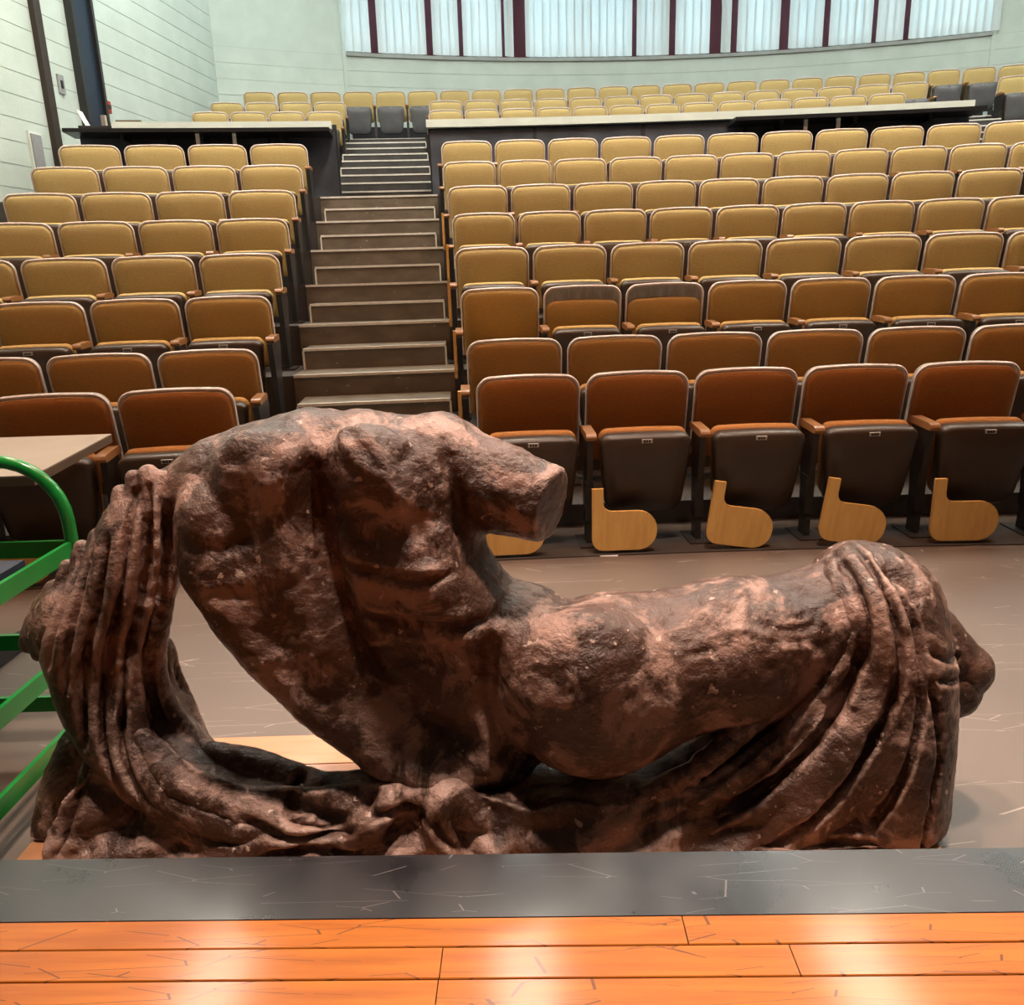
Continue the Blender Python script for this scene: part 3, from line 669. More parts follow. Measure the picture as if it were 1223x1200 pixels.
# ------------------------------------------------------------------ sculpture (implicit surface, meshed)
class Field:
    def __init__(s, lo, hi, h):
        s.lo = np.array(lo, np.float32); s.h = h; s.n = np.ceil((np.array(hi)-np.array(lo))/h).astype(int)+1
        s.F = np.full(tuple(s.n), .3, np.float32)
        s.ax = [s.lo[i] + h*np.arange(s.n[i], dtype=np.float32) for i in range(3)]
    def sl(s, lo, hi):
        r = []
        for i in range(3):
            a = max(0, int(math.floor((lo[i]-s.lo[i])/s.h))); b = min(s.n[i], int(math.ceil((hi[i]-s.lo[i])/s.h))+1)
            if b <= a: return None, None
            r.append(slice(a, b))
        X = s.ax[0][r[0]][:,None,None]; Y = s.ax[1][r[1]][None,:,None]; Z = s.ax[2][r[2]][None,None,:]
        return tuple(r), (X, Y, Z)
    def put(s, lo, hi, fn, k, op='u'):
        m = k + .035
        r, g = s.sl([v-m for v in lo], [v+m for v in hi])
        if r is None: return
        d = fn(*g).astype(np.float32); F = s.F[r]
        if op == 'u':
            h = np.clip(.5+.5*(F-d)/k, 0, 1); s.F[r] = F*(1-h) + d*h - k*h*(1-h)
        else:                                   # subtract
            h = np.clip(.5-.5*(F+d)/k, 0, 1); s.F[r] = F*(1-h) - d*h + k*h*(1-h)
    def ell(s, c, ra, rb, rd, angd, k=.03, op='u', yaw=0.):
        a = R_(angd); ca, sa = math.cos(a), math.sin(a); cy, sy = math.cos(R_(yaw)), math.sin(R_(yaw)); B = max(ra, rb, rd)
        def fn(X, Y, Z):
            x, y, z = X-c[0], Y-c[1], Z-c[2]
            x, y = x*cy + y*sy, -x*sy + y*cy
            u, v = x*ca + z*sa, -x*sa + z*ca
            k0 = np.sqrt((u/ra)**2+(v/rb)**2+(y/rd)**2)+1e-6; k1 = np.sqrt((u/ra**2)**2+(v/rb**2)**2+(y/rd**2)**2)+1e-6
            return k0*(k0-1)/k1
        s.put([c[i]-B for i in range(3)], [c[i]+B for i in range(3)], fn, k, op)
    def cone(s, a, b, ra, rb, k=.02, op='u', flat=1.0):
        a, b = np.array(a), np.array(b); ba = b-a; L2 = float(ba@ba)+1e-9
        def fn(X, Y, Z):
            x, y, z = X-a[0], Y-a[1], Z-a[2]
            t = np.clip((x*ba[0]+y*ba[1]+z*ba[2])/L2, 0, 1)
            return np.sqrt((x-ba[0]*t)**2+((y-ba[1]*t)/flat)**2+(z-ba[2]*t)**2) - (ra+(rb-ra)*t)
        m = max(ra, rb)*max(1, flat); s.put(np.minimum(a,b)-m, np.maximum(a,b)+m, fn, k, op)
    def chain(s, pts, rs, k=.02, op='u', flat=1.0):
        for i in range(len(pts)-1): s.cone(pts[i], pts[i+1], rs[i], rs[i+1], k, op, flat)
    def plane_cut(s, lo, hi, p, n, k=.006):
        n = np.array(n)/np.linalg.norm(n)
        r, g = s.sl(lo, hi)
        d = ((g[0]-p[0])*n[0]+(g[1]-p[1])*n[1]+(g[2]-p[2])*n[2]).astype(np.float32); F = s.F[r]
        h = np.clip(.5-.5*(F-d)/k, 0, 1); s.F[r] = F*(1-h) + d*h + k*h*(1-h)
    def nets(s):
        F = s.F; F[0]=F[-1]=.3; F[:,0]=.3; F[:,-1]=.3; F[:,:,0]=.3; F[:,:,-1]=.3
        S = F < 0; nx, ny, nz = F.shape
        c = np.zeros((nx-1,ny-1,nz-1), np.uint8)
        for i in (0,1):
            for j in (0,1):
                for k in (0,1): c += S[i:nx-1+i, j:ny-1+j, k:nz-1+k]
        act = (c > 0) & (c < 8); I, J, K = np.nonzero(act); n = len(I)
        idx = np.full(c.shape, -1, np.int32); idx[act] = np.arange(n)
        P = np.zeros((n,3)); W = np.zeros(n)
        for ax in range(3):
            o1, o2 = [q for q in range(3) if q != ax]
            for p in (0,1):
                for q in (0,1):
                    off = [0,0,0]; off[o1] = p; off[o2] = q; of2 = list(off); of2[ax] = 1
                    f0 = F[I+off[0],J+off[1],K+off[2]]; f1 = F[I+of2[0],J+of2[1],K+of2[2]]
                    cr = (f0 < 0) != (f1 < 0); t = np.where(cr, f0/np.where(cr, f0-f1, 1), 0)
                    pos = np.zeros((n,3)); pos += off; pos[:,ax] += t
                    P += pos*cr[:,None]; W += cr
        P = P/W[:,None] + np.stack([I,J,K],1); V = s.lo + P*s.h
        Q = []
        for ax in range(3):
            o1, o2 = [q for q in range(3) if q != ax]
            A = [slice(None)]*3; B = [slice(None)]*3; A[ax] = slice(0,-1); B[ax] = slice(1,None)
            s0, s1 = S[tuple(A)], S[tuple(B)]; d = s0 != s1
            g = np.array(np.nonzero(d)); ok = (g[o1] > 0) & (g[o2] > 0) & (g[o1] < F.shape[o1]-1) & (g[o2] < F.shape[o2]-1); g = g[:,ok]
            fl = s0[tuple(g)]
            def cell(p, q):
                h = g.copy(); h[o1] -= p; h[o2] -= q; return idx[tuple(h)]
            a, b, cc, dd = cell(1,1), cell(0,1), cell(0,0), cell(1,0)
            q = np.stack([a,b,cc,dd],1)
            flip = fl if ax != 1 else ~fl
            q = np.where(flip[:,None], q, q[:,::-1]); Q.append(q)
        return V, np.concatenate(Q)
def vnoise(P, sc, seed):
    rs = np.random.RandomState(seed); T = rs.rand(32,32,32).astype(np.float32)
    q = P*sc; i = np.floor(q).astype(int); f = q-i; f = f*f*(3-2*f); i %= 32; j = (i+1) % 32
    def g(a,b,c): return T[a,b,c]
    x0,y0,z0 = i.T; x1,y1,z1 = j.T; fx,fy,fz = f.T
    c00 = g(x0,y0,z0)*(1-fx)+g(x1,y0,z0)*fx; c10 = g(x0,y1,z0)*(1-fx)+g(x1,y1,z0)*fx
    c01 = g(x0,y0,z1)*(1-fx)+g(x1,y0,z1)*fx; c11 = g(x0,y1,z1)*(1-fx)+g(x1,y1,z1)*fx
    return (c00*(1-fy)+c10*fy)*(1-fz) + (c01*(1-fy)+c11*fy)*fz - .5
def vnormals(V, Q):
    n = np.cross(V[Q[:,2]]-V[Q[:,0]], V[Q[:,3]]-V[Q[:,1]]); N = np.zeros_like(V)
    for k in range(4):
        for c in range(3): N[:,c] += np.bincount(Q[:,k], n[:,c], len(V))
    return N/(np.linalg.norm(N, axis=1)[:,None]+1e-9)
def spline(pts, sub=6):
    pts = [np.array(p, float) for p in pts]; out = []
    for i in range(len(pts)-1):
        p0, p1, p2, p3 = pts[max(i-1,0)], pts[i], pts[i+1], pts[min(i+2,len(pts)-1)]
        for j in range(sub):
            t = j/sub; out.append(.5*((2*p1)+(-p0+p2)*t+(2*p0-5*p1+4*p2-p3)*t*t+(-p0+3*p1-3*p2+p3)*t**3))
    out.append(pts[-1]); return out
def strokes(V, Q, lst, Yn):
    """carve / raise lines on the side of the piece that faces the stage"""
    N = vnormals(V, Q); w = np.clip(.35 - N[:,1]*1.1, 0, 1); D = np.zeros(len(V)); XZ = V[:,[0,2]]
    for pts, wpx, amp in lst:
        W = [at(px, py, Yn) for px, py in spline(pts, 5)]; W = np.array([(p.x, p.z) for p in W]); wd = wpx*.00172
        m = (XZ[:,0] > W[:,0].min()-3*wd) & (XZ[:,0] < W[:,0].max()+3*wd) & (XZ[:,1] > W[:,1].min()-3*wd) & (XZ[:,1] < W[:,1].max()+3*wd)
        q = XZ[m]; best = np.full(len(q), 9.); tt = np.zeros(len(q))
        for i in range(len(W)-1):
            ab = W[i+1]-W[i]; t = np.clip(((q-W[i])@ab)/(ab@ab+1e-12), 0, 1)
            d = np.linalg.norm(q-W[i]-t[:,None]*ab, axis=1); u = d < best; best[u] = d[u]; tt[u] = (i+t[u])/(len(W)-1)
        fade = np.clip(np.minimum(tt, 1-tt)*6+.25, 0, 1)
        D[m] += amp*np.exp(-(best/wd)**2)*fade
    return V + N*(D*w)[:,None]
def finish(name, fld, parent, lst=(), Yn=1.5, rough=(.006,.003), seed=1):
    V, Q = fld.nets()
    if lst: V = strokes(V, Q, lst, Yn)
    V[:,2] = np.maximum(V[:,2], PZ+.006)
    N = vnormals(V, Q); d = rough[0]*vnoise(V, 14, seed) + rough[1]*vnoise(V, 38, seed+1) + rough[1]*.55*vnoise(V, 90, seed+2)
    V = V + N*d[:,None]; V[:,2] = np.maximum(V[:,2], PZ+.002)
    m = bpy.data.meshes.new(name); m.vertices.add(len(V)); m.vertices.foreach_set('co', V.astype(np.float32).ravel())
    m.loops.add(len(Q)*4); m.loops.foreach_set('vertex_index', Q.astype(np.int32).ravel())
    m.polygons.add(len(Q)); m.polygons.foreach_set('loop_start', np.arange(0, len(Q)*4, 4, dtype=np.int32))
    m.polygons.foreach_set('use_smooth', np.ones(len(Q), bool)); m.update(calc_edges=True); m.validate()
    m.materials.append(M['statue']); o = mo(name, m, parent); o.matrix_parent_inverse = Matrix.Translation(-parent.location); return o
def px_m(px, py, Y): p = at(px, py, Y); return (Y*math.cos(PITCH) - (p.z-CAM_Z)*math.sin(PITCH))/F_PX
SH = .005
stat = empty('reclining_sculpture', (0, 1.6, PZ)); tag(stat, 'weathered brown headless reclining figure sculpture with heavy drapery, seen from behind', 'sculpture')
# ---- body
B = Field((-.95, 1.28, .10), (1.10, 1.98, 1.12), SH)
def E(px, py, Y, ra, rb, rd, angd, k=.035, op='u', yaw=0): s = px_m(px, py, Y); B.ell(at(px, py, Y), ra*s, rb*s, rd, angd, k, op, yaw)
def C(pts, k=.03, op='u', flat=1.0):                     # (px,py,Y,r_px)
    B.chain([at(a,b,c) for a,b,c,r in pts], [r*px_m(a,b,c) for a,b,c,r in pts], k, op, flat)
E(385, 565, 1.64, 160, 62, .11, 3)
E(385, 610, 1.63, 155, 95, .125, 0)
E(405, 668, 1.62, 150, 92, .125, -4)
E(438, 726, 1.61, 132, 86, .125, 14)
E(482, 774, 1.60, 124, 78, .125, 32)
E(540, 812, 1.59, 126, 78, .13, 50)
E(598, 825, 1.58, 122, 78, .135, 82)
E(712, 822, 1.555, 122, 106, .17, 22)
E(560, 885, 1.56, 75, 48, .12, -25)
E(636, 742, 1.60, 46, 44, .10, 0, .025)
C([(728,806,1.575,94),(870,778,1.59,84),(1015,732,1.62,63)], .04)
C([(1015,732,1.62,63),(1055,716,1.63,58)], .03)
C([(1055,725,1.63,52),(1105,770,1.63,44),(1142,800,1.62,39)], .03)
E(262, 567, 1.63, 46, 42, .075, 20)
C([(258,570,1.63,40),(180,605,1.63,34)], .03)
E(522, 556, 1.62, 58, 55, .10, 0)
C([(525,558,1.62,58),(585,580,1.60,52),(685,612,1.57,44)], .03)
E(368, 522, 1.66, 34, 26, .06, 0, .025)
E(452, 568, 1.515, 50, 66, .05, 28, .03)      # right shoulder blade
E(308, 562, 1.525, 50, 50, .045, -10, .03)    # left shoulder blade
E(480, 680, 1.515, 70, 70, .045, 10, .05)     # flank
CS = spline([(266,600),(266,640),(277,672),(318,731),(357,775),(400,814),(444,847),(486,876),(546,900)], 3); C([(p[0], p[1], 1.62-.05*i/len(CS), 44) for i, p in enumerate(CS)], .012, 'u', 1.9)
C([(500,590,1.61,48),(512,640,1.61,50),(535,690,1.60,50),(575,735,1.59,48)], .05, 'u', 1.6)
C([(275,580,1.63,42),(320,557,1.63,44),(370,543,1.63,43),(445,546,1.63,44),(515,556,1.62,52)], .05, 'u', 1.4)
E(400, 738, 1.605, 125, 74, .136, -44, .05)
E(478, 820, 1.59, 108, 60, .136, -36, .05)
E(335, 665, 1.61, 95, 80, .135, -70, .05)
E(310, 660, 1.545, 60, 90, .05, -20, .06)
E(395, 770, 1.53, 90, 60, .05, -42, .06)
E(690, 800, 1.47, 85, 75, .10, 20, .05)
E(930, 815, 1.60, 90, 40, .10, 38, .05)
pc = at(660, 604, 1.575); B.plane_cut((pc.x-.15, 1.3, pc.z-.16), (pc.x+.25, 1.9, pc.z+.16), pc, (.86, -.42, -.22))
body_strokes = [
 ([(372,520),(371,560),(380,610),(393,660),(411,705),(432,755),(465,808),(528,856),(560,880)], 15, -.022),      # spine
 ([(372,520),(371,560),(380,610),(393,660),(411,705),(432,755),(465,808)], 6, -.008),
 ([(430,560),(415,620),(430,690),(470,760)], 26, .012), ([(345,560),(340,640),(362,720),(410,800)], 26, .012),
 ([(592,742),(583,790),(588,840),(612,890),(660,925),(720,938)], 14, -.026),                                    # under the buttock
 ([(590,735),(612,715),(600,700)], 10, -.012),
 ([(410,668),(450,678),(500,684),(545,674)], 5, -.009), ([(412,660),(470,668),(530,668)], 5, .005),
 ([(432,722),(480,735),(535,737),(595,728)], 6, -.012), ([(440,712),(500,722),(560,720)], 7, .008), ([(445,748),(510,755),(575,748)], 8, .008),
 ([(400,500),(440,520),(470,560),(480,600)], 9, .008), ([(482,530),(506,572),(505,625),(520,665)], 16, -.014), ([(528,535),(545,580),(552,640),(574,684)], 8, -.016), ([(395,500),(425,540),(470,575),(498,600)], 8, .008),
 ([(350,492),(380,520),(420,515),(450,500)], 9, -.007), ([(330,500),(350,530),(352,560)], 9, .006),
 ([(790,742),(840,728),(880,730)], 5, -.006), ([(860,716),(910,722),(950,716),(985,722)], 4, -.005), ([(835,752),(880,745),(915,752)], 4, .004), ([(900,740),(940,748),(975,744)], 4, -.004), ([(820,768),(850,762)], 4, -.004), ([(815,705),(850,700),(900,706)], 5, -.004), ([(925,762),(965,768)], 4, .004),
 ([(690,735),(730,748),(760,775)], 18, -.006), ([(640,800),(655,850),(700,890)], 22, .004),
 ([(280,540),(300,600),(290,650)], 14, -.006), ([(225,640),(260,650),(300,640)], 8, -.006), ([(250,700),(310,700),(360,690)], 9, -.005),
 ([(420,640),(470,640),(520,625)], 9, -.005), ([(400,600),(450,612),(500,600)], 10, .005),
 ([(1110,735),(1140,765),(1165,790)], 5, .005), ([(1085,760),(1130,780),(1165,800)], 4, -.006), ([(1100,790),(1150,808)], 5, -.007), ([(1120,775),(1165,785)], 3, -.005),
]
finish('figure', B, stat, [(p,w_,a*1.05) for p,w_,a in body_strokes], 1.5, (.008,.0045), 3)
# ---- drapery hanging from the arm
A = Field((-1.12, 1.30, .05), (.25, 1.95, 1.02), SH)
def CA(pts, k=.02, flat=1.0, F=None): (F or A).chain([at(*p[:3]) for p in spline([q[:3] for q in pts], 4)], [float(np.interp(i/(4*(len(pts)-1)), np.linspace(0,1,len(pts)), [q[3]*px_m(*q[:3]) for q in pts])) for i in range(4*(len(pts)-1)+1)], k, 'u', flat)
CA([(175,612,1.62,36),(160,680,1.62,48),(125,745,1.62,58),(125,800,1.60,46),(155,860,1.58,48),(205,918,1.54,44),(280,964,1.48,32),(380,984,1.46,24)], .03, 1.3)
CA([(95,722,1.63,36),(75,745,1.63,30),(58,756,1.63,17)], .03, 1.2)
for pts in (
 [(196,572,1.60,12),(207,640,1.575,11),(196,720,1.56,12),(186,790,1.555,12),(204,850,1.555,12),(243,893,1.56,10)],
 [(178,566,1.59,12),(188,630,1.555,11),(183,720,1.54,12),(166,800,1.53,12),(178,870,1.52,12),(230,920,1.52,13),(300,938,1.52,10)],
 [(160,572,1.59,11),(168,640,1.55,10),(163,720,1.53,11),(148,790,1.52,10),(160,870,1.50,12),(205,935,1.50,12),(280,975,1.50,10)],
 [(145,590,1.59,12),(146,640,1.55,10),(140,720,1.53,11),(126,800,1.53,10),(136,880,1.50,13),(180,960,1.49,12)],
 [(118,640,1.60,11),(112,700,1.56,11),(105,770,1.54,12),(103,830,1.55,10)],
 [(98,654,1.61,10),(88,710,1.57,10),(82,770,1.56,11),(90,820,1.57,8)],
 [(80,676,1.61,9),(70,730,1.575,10),(64,786,1.575,10)],
 [(62,700,1.62,8),(54,740,1.585,9),(48,780,1.585,10)],
 [(50,716,1.62,7),(40,750,1.60,9),(34,770,1.60,9)]):
    CA(pts, .009)
CA([(192,770,1.68,12),(205,810,1.68,13),(222,850,1.68,13),(240,886,1.66,9)], .012)
arm_strokes = [([(190,590),(198,680),(178,780),(192,860),(240,905)], 4, -.012), ([(170,585),(176,680),(156,790),(168,880),(220,945)], 4, -.014), ([(152,590),(154,690),(136,800),(148,880),(190,950)], 4, -.014),
 ([(130,640),(126,720),(114,800),(120,870)], 5, -.014), ([(108,650),(98,740),(94,810)], 4, -.012), ([(88,670),(76,740),(72,785)], 4, -.010), ([(64,695),(54,750),(48,780)], 4, -.010),
 ([(210,890),(260,915),(330,935)], 6, -.010), ([(150,780),(160,800),(150,850)], 6, .006)]
finish('arm_drapery', A, stat, [(p,w_,a*1.9) for p,w_,a in arm_strokes], 1.53, (.005,.003), 11)
# ---- drapery over the leg
D_ = Field((.02, 1.27, .03), (1.12, 1.95, .96), SH)
CD = lambda pts, k=.02, flat=1.0: CA(pts, k, flat, D_)
CD([(1014,712,1.62,40),(1050,708,1.62,38),(1078,712,1.62,34)], .03, 1.5)
CD([(1035,705,1.62,56),(1050,780,1.61,66),(1042,870,1.60,72),(1035,960,1.59,70)], .04, 1.4)
CD([(1020,790,1.60,50),(975,870,1.59,66),(920,950,1.58,66)], .04, 1.3)
CD([(965,850,1.58,46),(885,908,1.57,46),(795,952,1.55,40),(690,972,1.55,28)], .04, 1.2)
CD([(930,930,1.57,52),(830,975,1.56,42),(700,990,1.55,30),(600,992,1.55,28)], .04, 1.4)
CD([(880,985,1.52,40),(960,1000,1.52,46),(1050,1010,1.52,46)], .04, 1.2)
CD([(1092,770,1.63,26),(1108,802,1.63,30),(1130,818,1.62,32)], .03, 1.2)
for pts in (
 [(1002,680,1.60,12),(992,715,1.555,13),(972,768,1.52,13),(932,832,1.495,13),(870,886,1.475,13),(805,935,1.465,13),(740,960,1.465,10),(660,968,1.47,8),(590,960,1.48,8)],
 [(1020,674,1.59,11),(1022,720,1.53,12),(1005,790,1.50,12),(955,860,1.48,12),(890,915,1.465,13),(820,958,1.45,12),(730,985,1.435,10)],
 [(1042,674,1.58,12),(1050,730,1.51,12),(1042,800,1.49,12),(1000,880,1.47,13),(930,945,1.45,13),(850,985,1.44,12),(760,1015,1.42,10)],
 [(1062,677,1.58,12),(1078,730,1.52,12),(1078,800,1.50,11),(1050,880,1.47,13),(1005,950,1.45,13),(950,1000,1.43,12),(880,1030,1.42,11)],
 [(1078,684,1.59,14),(1100,730,1.54,15),(1096,800,1.52,12),(1094,870,1.49,12),(1075,940,1.46,13),(1045,1005,1.44,13),(1000,1040,1.42,12)],
 [(1104,790,1.57,10),(1118,850,1.53,11),(1120,880,1.54,13),(1108,940,1.50,11),(1106,1005,1.47,13),(1100,1045,1.45,13)]):
    CD(pts, .012)
leg_strokes = [([(1010,665),(1005,740),(985,790),(945,850),(885,902),(820,945)], 4, -.014), ([(1030,662),(1037,740),(1025,800),(975,872),(910,930),(840,970)], 5, -.016),
 ([(1054,662),(1066,740),(1060,810),(1022,885),(965,950),(900,995)], 5, -.018), ([(1072,680),(1090,745),(1088,810),(1070,880),(1035,950),(1000,1005)], 4, -.014),
 ([(1100,800),(1106,880),(1090,945),(1075,1005)], 4, -.014), ([(985,845),(930,905),(860,945)], 5, .006), ([(1010,840),(1030,800)], 8, .006), ([(1105,770),(1140,790),(1165,800)], 4, -.010), ([(1110,800),(1150,815)], 4, -.010), ([(1075,690),(1095,700),(1100,720)], 7, -.016), ([(995,668),(1000,690)], 6, -.014)]
finish('leg_drapery', D_, stat, [(p,w_,a*1.7) for p,w_,a in leg_strokes], 1.47, (.008,.0045), 21)
# ---- rocky base and the cloth spread over it
G = Field((-1.08, 1.24, .04), (1.12, 1.92, .46), SH)
CG = lambda pts, k=.02, flat=1.0: CA(pts, k, flat, G)
def base_poly():
    top = [(52,1000),(60,975),(78,930),(100,880),(128,858),(170,880),(230,925),(300,948),(380,945),(450,940),(500,938),(560,950),(640,962),(740,960),(860,950),(960,940),(1060,935),(1100,960),(1110,1000)]
    Yb = 1.42
    P = np.array([(at(a,b,Yb).x, at(a,b,Yb).z) for a, b in top]); xs, zs = P[:,0], P[:,1]
    xh0 = at(500, 940, 1.45).x; xh1 = at(215, 940, 1.45).x; xh2 = at(480, 940, 1.45).x
    def fn(X, Y, Z):
        h = np.interp(X.ravel(), xs, zs).reshape(X.shape)
        slope = np.clip((xh0 - X)/.08, 0, 1)*.95 + .12; hy = np.maximum(h - np.clip(Y-1.44, 0, 1)*slope, PZ+.035); dtop = (Z-hy)*.7; dx = np.maximum(xs[0]-X, X-xs[-1]); yf = np.interp(X.ravel(), [at(p_, 990, 1.45).x for p_ in (50,200,300,420,700,830,980,1110)], [1.43,1.425,1.405,1.388,1.395,1.43,1.475,1.49]).reshape(X.shape)
        dy = np.maximum(yf + np.clip(Z-.10, 0, 1)*.30 - np.clip(.12-Z, 0, 1)*.7 + .010*np.sin(X*34+2*np.sin(Z*30)) - Y, Y-(1.80 - .26*np.clip((X-xh1)/.06, 0, 1)*np.clip((xh2-X)/.06, 0, 1)))
        q = np.maximum(np.maximum(dtop, dx), np.maximum(dy, (PZ+.004)-Z)); return q
    G.put((-1.0,1.30,.05),(1.06,1.9,.45), fn, .02)
base_poly()
for pts in (
 [(100,885,1.60,24),(80,940,1.58,26),(66,1000,1.55,26)], [(140,900,1.56,30),(130,960,1.52,34),(120,1020,1.48,34)],
 [(238,893,1.55,10),(300,908,1.52,13),(350,928,1.50,12),(385,938,1.49,11),(430,936,1.48,13),(480,930,1.47,14),(520,932,1.45,14),(548,946,1.43,12),(566,972,1.42,9),(595,984,1.42,8),(640,980,1.43,8),(700,968,1.45,8)],
 [(250,930,1.50,14),(310,948,1.47,15),(360,962,1.46,12),(420,975,1.44,12),(470,960,1.43,13),(510,945,1.43,12)],
 [(230,985,1.46,12),(300,980,1.44,12),(345,995,1.42,11),(390,1005,1.41,12)],
 [(280,1015,1.42,13),(345,998,1.40,13),(410,1005,1.40,12)],
 [(900,990,1.45,14),(980,975,1.45,16),(1060,985,1.45,18),(1105,1000,1.45,16)],
 [(600,985,1.47,10),(720,985,1.46,12),(850,990,1.44,12)],
 [(960,1012,1.42,12),(1020,1000,1.42,13),(1100,1012,1.42,12)]):
    CG(pts, .018)
for pts in (
 [(160,858,1.52,4),(172,888,1.49,11),(215,935,1.455,15),(290,968,1.43,14),(370,985,1.405,12),(450,1000,1.395,11)],
 [(146,880,1.51,4),(156,908,1.48,12),(190,960,1.45,15),(250,1000,1.425,14),(320,1030,1.40,13)],
 [(470,948,1.41,11),(455,975,1.395,12),(420,1000,1.39,12),(400,1035,1.385,12)],
 [(530,950,1.41,11),(520,985,1.395,13),(540,1015,1.39,13)],
 [(610,990,1.41,9),(640,1010,1.40,12),(720,1018,1.40,12)],
 [(760,975,1.43,12),(700,1000,1.41,13),(640,1030,1.40,12)]):
    CG(pts, .02)
base_strokes = [([(370,925),(350,945),(365,958),(420,958)], 6, -.018), ([(300,960),(360,975),(430,962)], 5, -.014), ([(520,950),(540,975),(580,995)], 7, -.014), ([(440,948),(480,945),(510,955)], 5, -.012),
 ([(320,1000),(380,985),(440,990)], 5, -.012), ([(950,985),(1030,990),(1090,1000)], 6, -.012), ([(95,900),(90,960),(80,1010)], 6, -.012), ([(150,930),(160,990)], 8, -.012)]
finish('rock_base', G, stat, [(p,w_,a*1.5) for p,w_,a in base_strokes], 1.45, (.010,.005), 31)

# ------------------------------------------------------------------ green cart and table at the left
cart = empty('green_cart', (-1.4, 1.7, 0)); tag(cart, 'green tubular metal cart with navy shelf mat at the left edge', 'cart')
def cp(o): o.matrix_parent_inverse = Matrix.Translation(-cart.location); return o
CX0, CX1, CY0, CY1 = -1.95, -1.145, 1.10, 2.0
def hoop(y):
    tp = .795; r = .16; pts = [(CX1, y, .06), (CX1, y, .35), (CX1, y, tp-r)]
    for i in range(1, 9): a = R_(90*i/8); pts.append((CX1-r+r*math.cos(a), y, tp-r+r*math.sin(a)))
    for i in range(1, 9): a = R_(90+90*i/8); pts.append((CX0+r+r*math.cos(a), y, tp-r+r*math.sin(a)))
    pts += [(CX0, y, .35), (CX0, y, .06)]
    return pts
for y in (CY1, CY0): cp(MB().tube(hoop(y), .0165, 12).build('hoop_handle', M['green'], cart, 60))
for zz in (.115, .30, .56):
    for x in (CX0, CX1): cp(MB().box(x-.006, x+.006, CY0, CY1, zz-.022, zz+.022).build('side_rail', M['green'], cart))
    for y in (CY0, CY1): cp(MB().box(CX0, CX1, y-.006, y+.006, zz-.022, zz+.022).build('end_rail', M['green'], cart))
cp(MB().box(CX0+.007, CX1-.03, CY0+.01, CY1-.16, .556, .585).build('shelf_mat', M['navy'], cart))
cp(MB().box(CX0+.007, CX1-.10, CY0+.01, CY1-.35, .10, .118).build('shelf', M['black'], cart))
for x in (CX0, CX1):
    for y in (CY0, CY1):
        n = 14; cp(MB().prism([(y+.03*math.cos(2*math.pi*i/n), .030+.03*math.sin(2*math.pi*i/n)) for i in range(n)], 'x', x-.012, x+.012).build('caster', M['black'], cart))
TZ = .74; c1 = atz(133, 518, TZ); c2 = atz(52, 561, TZ)
tb = empty('work_table', (c1.x-.7, c1.y-.3, 0)); tag(tb, 'taupe topped table with dark edge behind the green cart', 'table')
def tp_(o): o.matrix_parent_inverse = Matrix.Translation(-tb.location); return o
d = (c2-c1); c3 = c1 + d*1.12; c4 = c3 + Vector((-1.5,-.03,0)); c5 = c1 + Vector((-1.5,-.03,0))
tp_(MB().prism([(q.x,q.y) for q in (c1,c3,c4,c5)], 'z', TZ-.028, TZ-.004).build('table_edge', M['tabledge'], tb))
tp_(MB().prism([(q.x,q.y) for q in (c1,c3,c4,c5)], 'z', TZ-.004, TZ).build('table_top', M['tabletop'], tb))
for xo in (-.42, -1.25):
    x = c1.x+xo
    tp_(MB().box(x-.03, x+.03, c1.y-.33, c1.y-.27, .03, TZ-.028).build('leg', M['black'], tb))
    tp_(MB().prism([(c1.y-.55,0),(c1.y+.02,0),(c1.y+.02,.03),(c1.y-.25,.06),(c1.y-.35,.06),(c1.y-.55,.03)], 'x', x-.035, x+.035).build('foot', M['black'], tb))
q = atz(728, 662, .0); mb = MB()
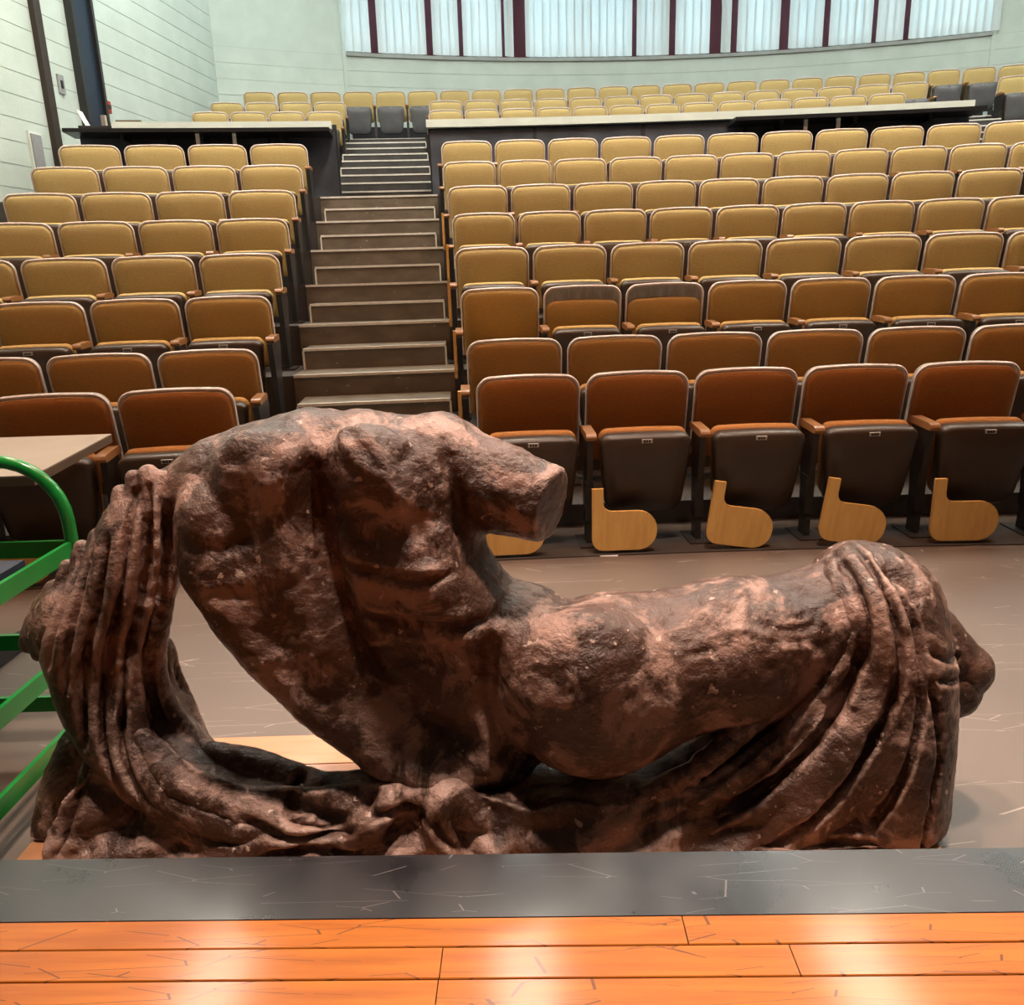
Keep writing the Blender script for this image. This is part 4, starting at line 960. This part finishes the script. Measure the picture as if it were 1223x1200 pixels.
mb.rings([[(q.x+u, q.y+v+.02*t, .002+hh) for u, v, hh in ((-.04,-.03,.0),(.04,-.025,.012*t),(.045,.03,.004),(-.035,.028,.010*(1-t)))] for t in (0, .12)])
MBp = MB().prism([(-.045,-.03),(.03,-.035),(.048,.0),(.03,.03),(-.04,.028)], 'z', 0, .003).xf(Matrix.Translation((q.x, q.y, .001)))
tag(MBp.build('paper_scrap', M['paper']), 'small white paper scrap on the floor before the front row', 'paper')

# ------------------------------------------------------------------ ceiling lamps
for i, (x, y, ln, wd, watts, colr) in enumerate(LAMPS):
    e = empty('ceiling_lamp', (x, y, CEIL_Z-.1)); tag(e, f'fluorescent ceiling lamp, {ORD[sorted(set(l[0] for l in LAMPS if l[1] == y)).index(x)]} from the left wall, above the ' + {2.9: 'front row', 6.3: 'middle seats', 10.2: 'landing', 13.0: 'last row'}[y], 'lamp', 'fluorescent ceiling lamps')
    h = MB(); h.box(-wd/2-.03, wd/2+.03, -ln/2-.03, ln/2+.03, .03, .1); h.build('housing', M['cap'], e)
    MB().box(-wd/2, wd/2, -ln/2, ln/2, .0, .03).build('diffuser', lamp_mat(colr, watts/(math.pi*ln*wd)*.95), e)
for i, (x, y, watts) in enumerate(SPOTS):
    e = empty('stage_downlight', (x, y, CEIL_Z-.25)); tag(e, ['round black ceiling downlight over the stage edge, the left one', 'round black ceiling downlight over the stage edge, the right one'][i], 'lamp', 'stage downlights')
    n = 20; ring = lambda r, z: [(r*math.cos(2*math.pi*k/n), r*math.sin(2*math.pi*k/n), z) for k in range(n)]
    MB().rings([ring(.15,.25), ring(.15,.0), ring(.135,.0), ring(.135,.24)], True).build('housing', M['black'], e, 40)
    ld = bpy.data.lights.new('downlight_bulb', 'SPOT'); ld.energy = watts; ld.color = (1.0, .79, .66); ld.spot_size = R_(42); ld.spot_blend = .75; ld.shadow_soft_size = .12
    lo = bpy.data.objects.new('downlight_bulb', ld); COL.objects.link(lo); lo.parent = e; lo.location = (0, 0, -.01)
bpy.context.view_layer.update()
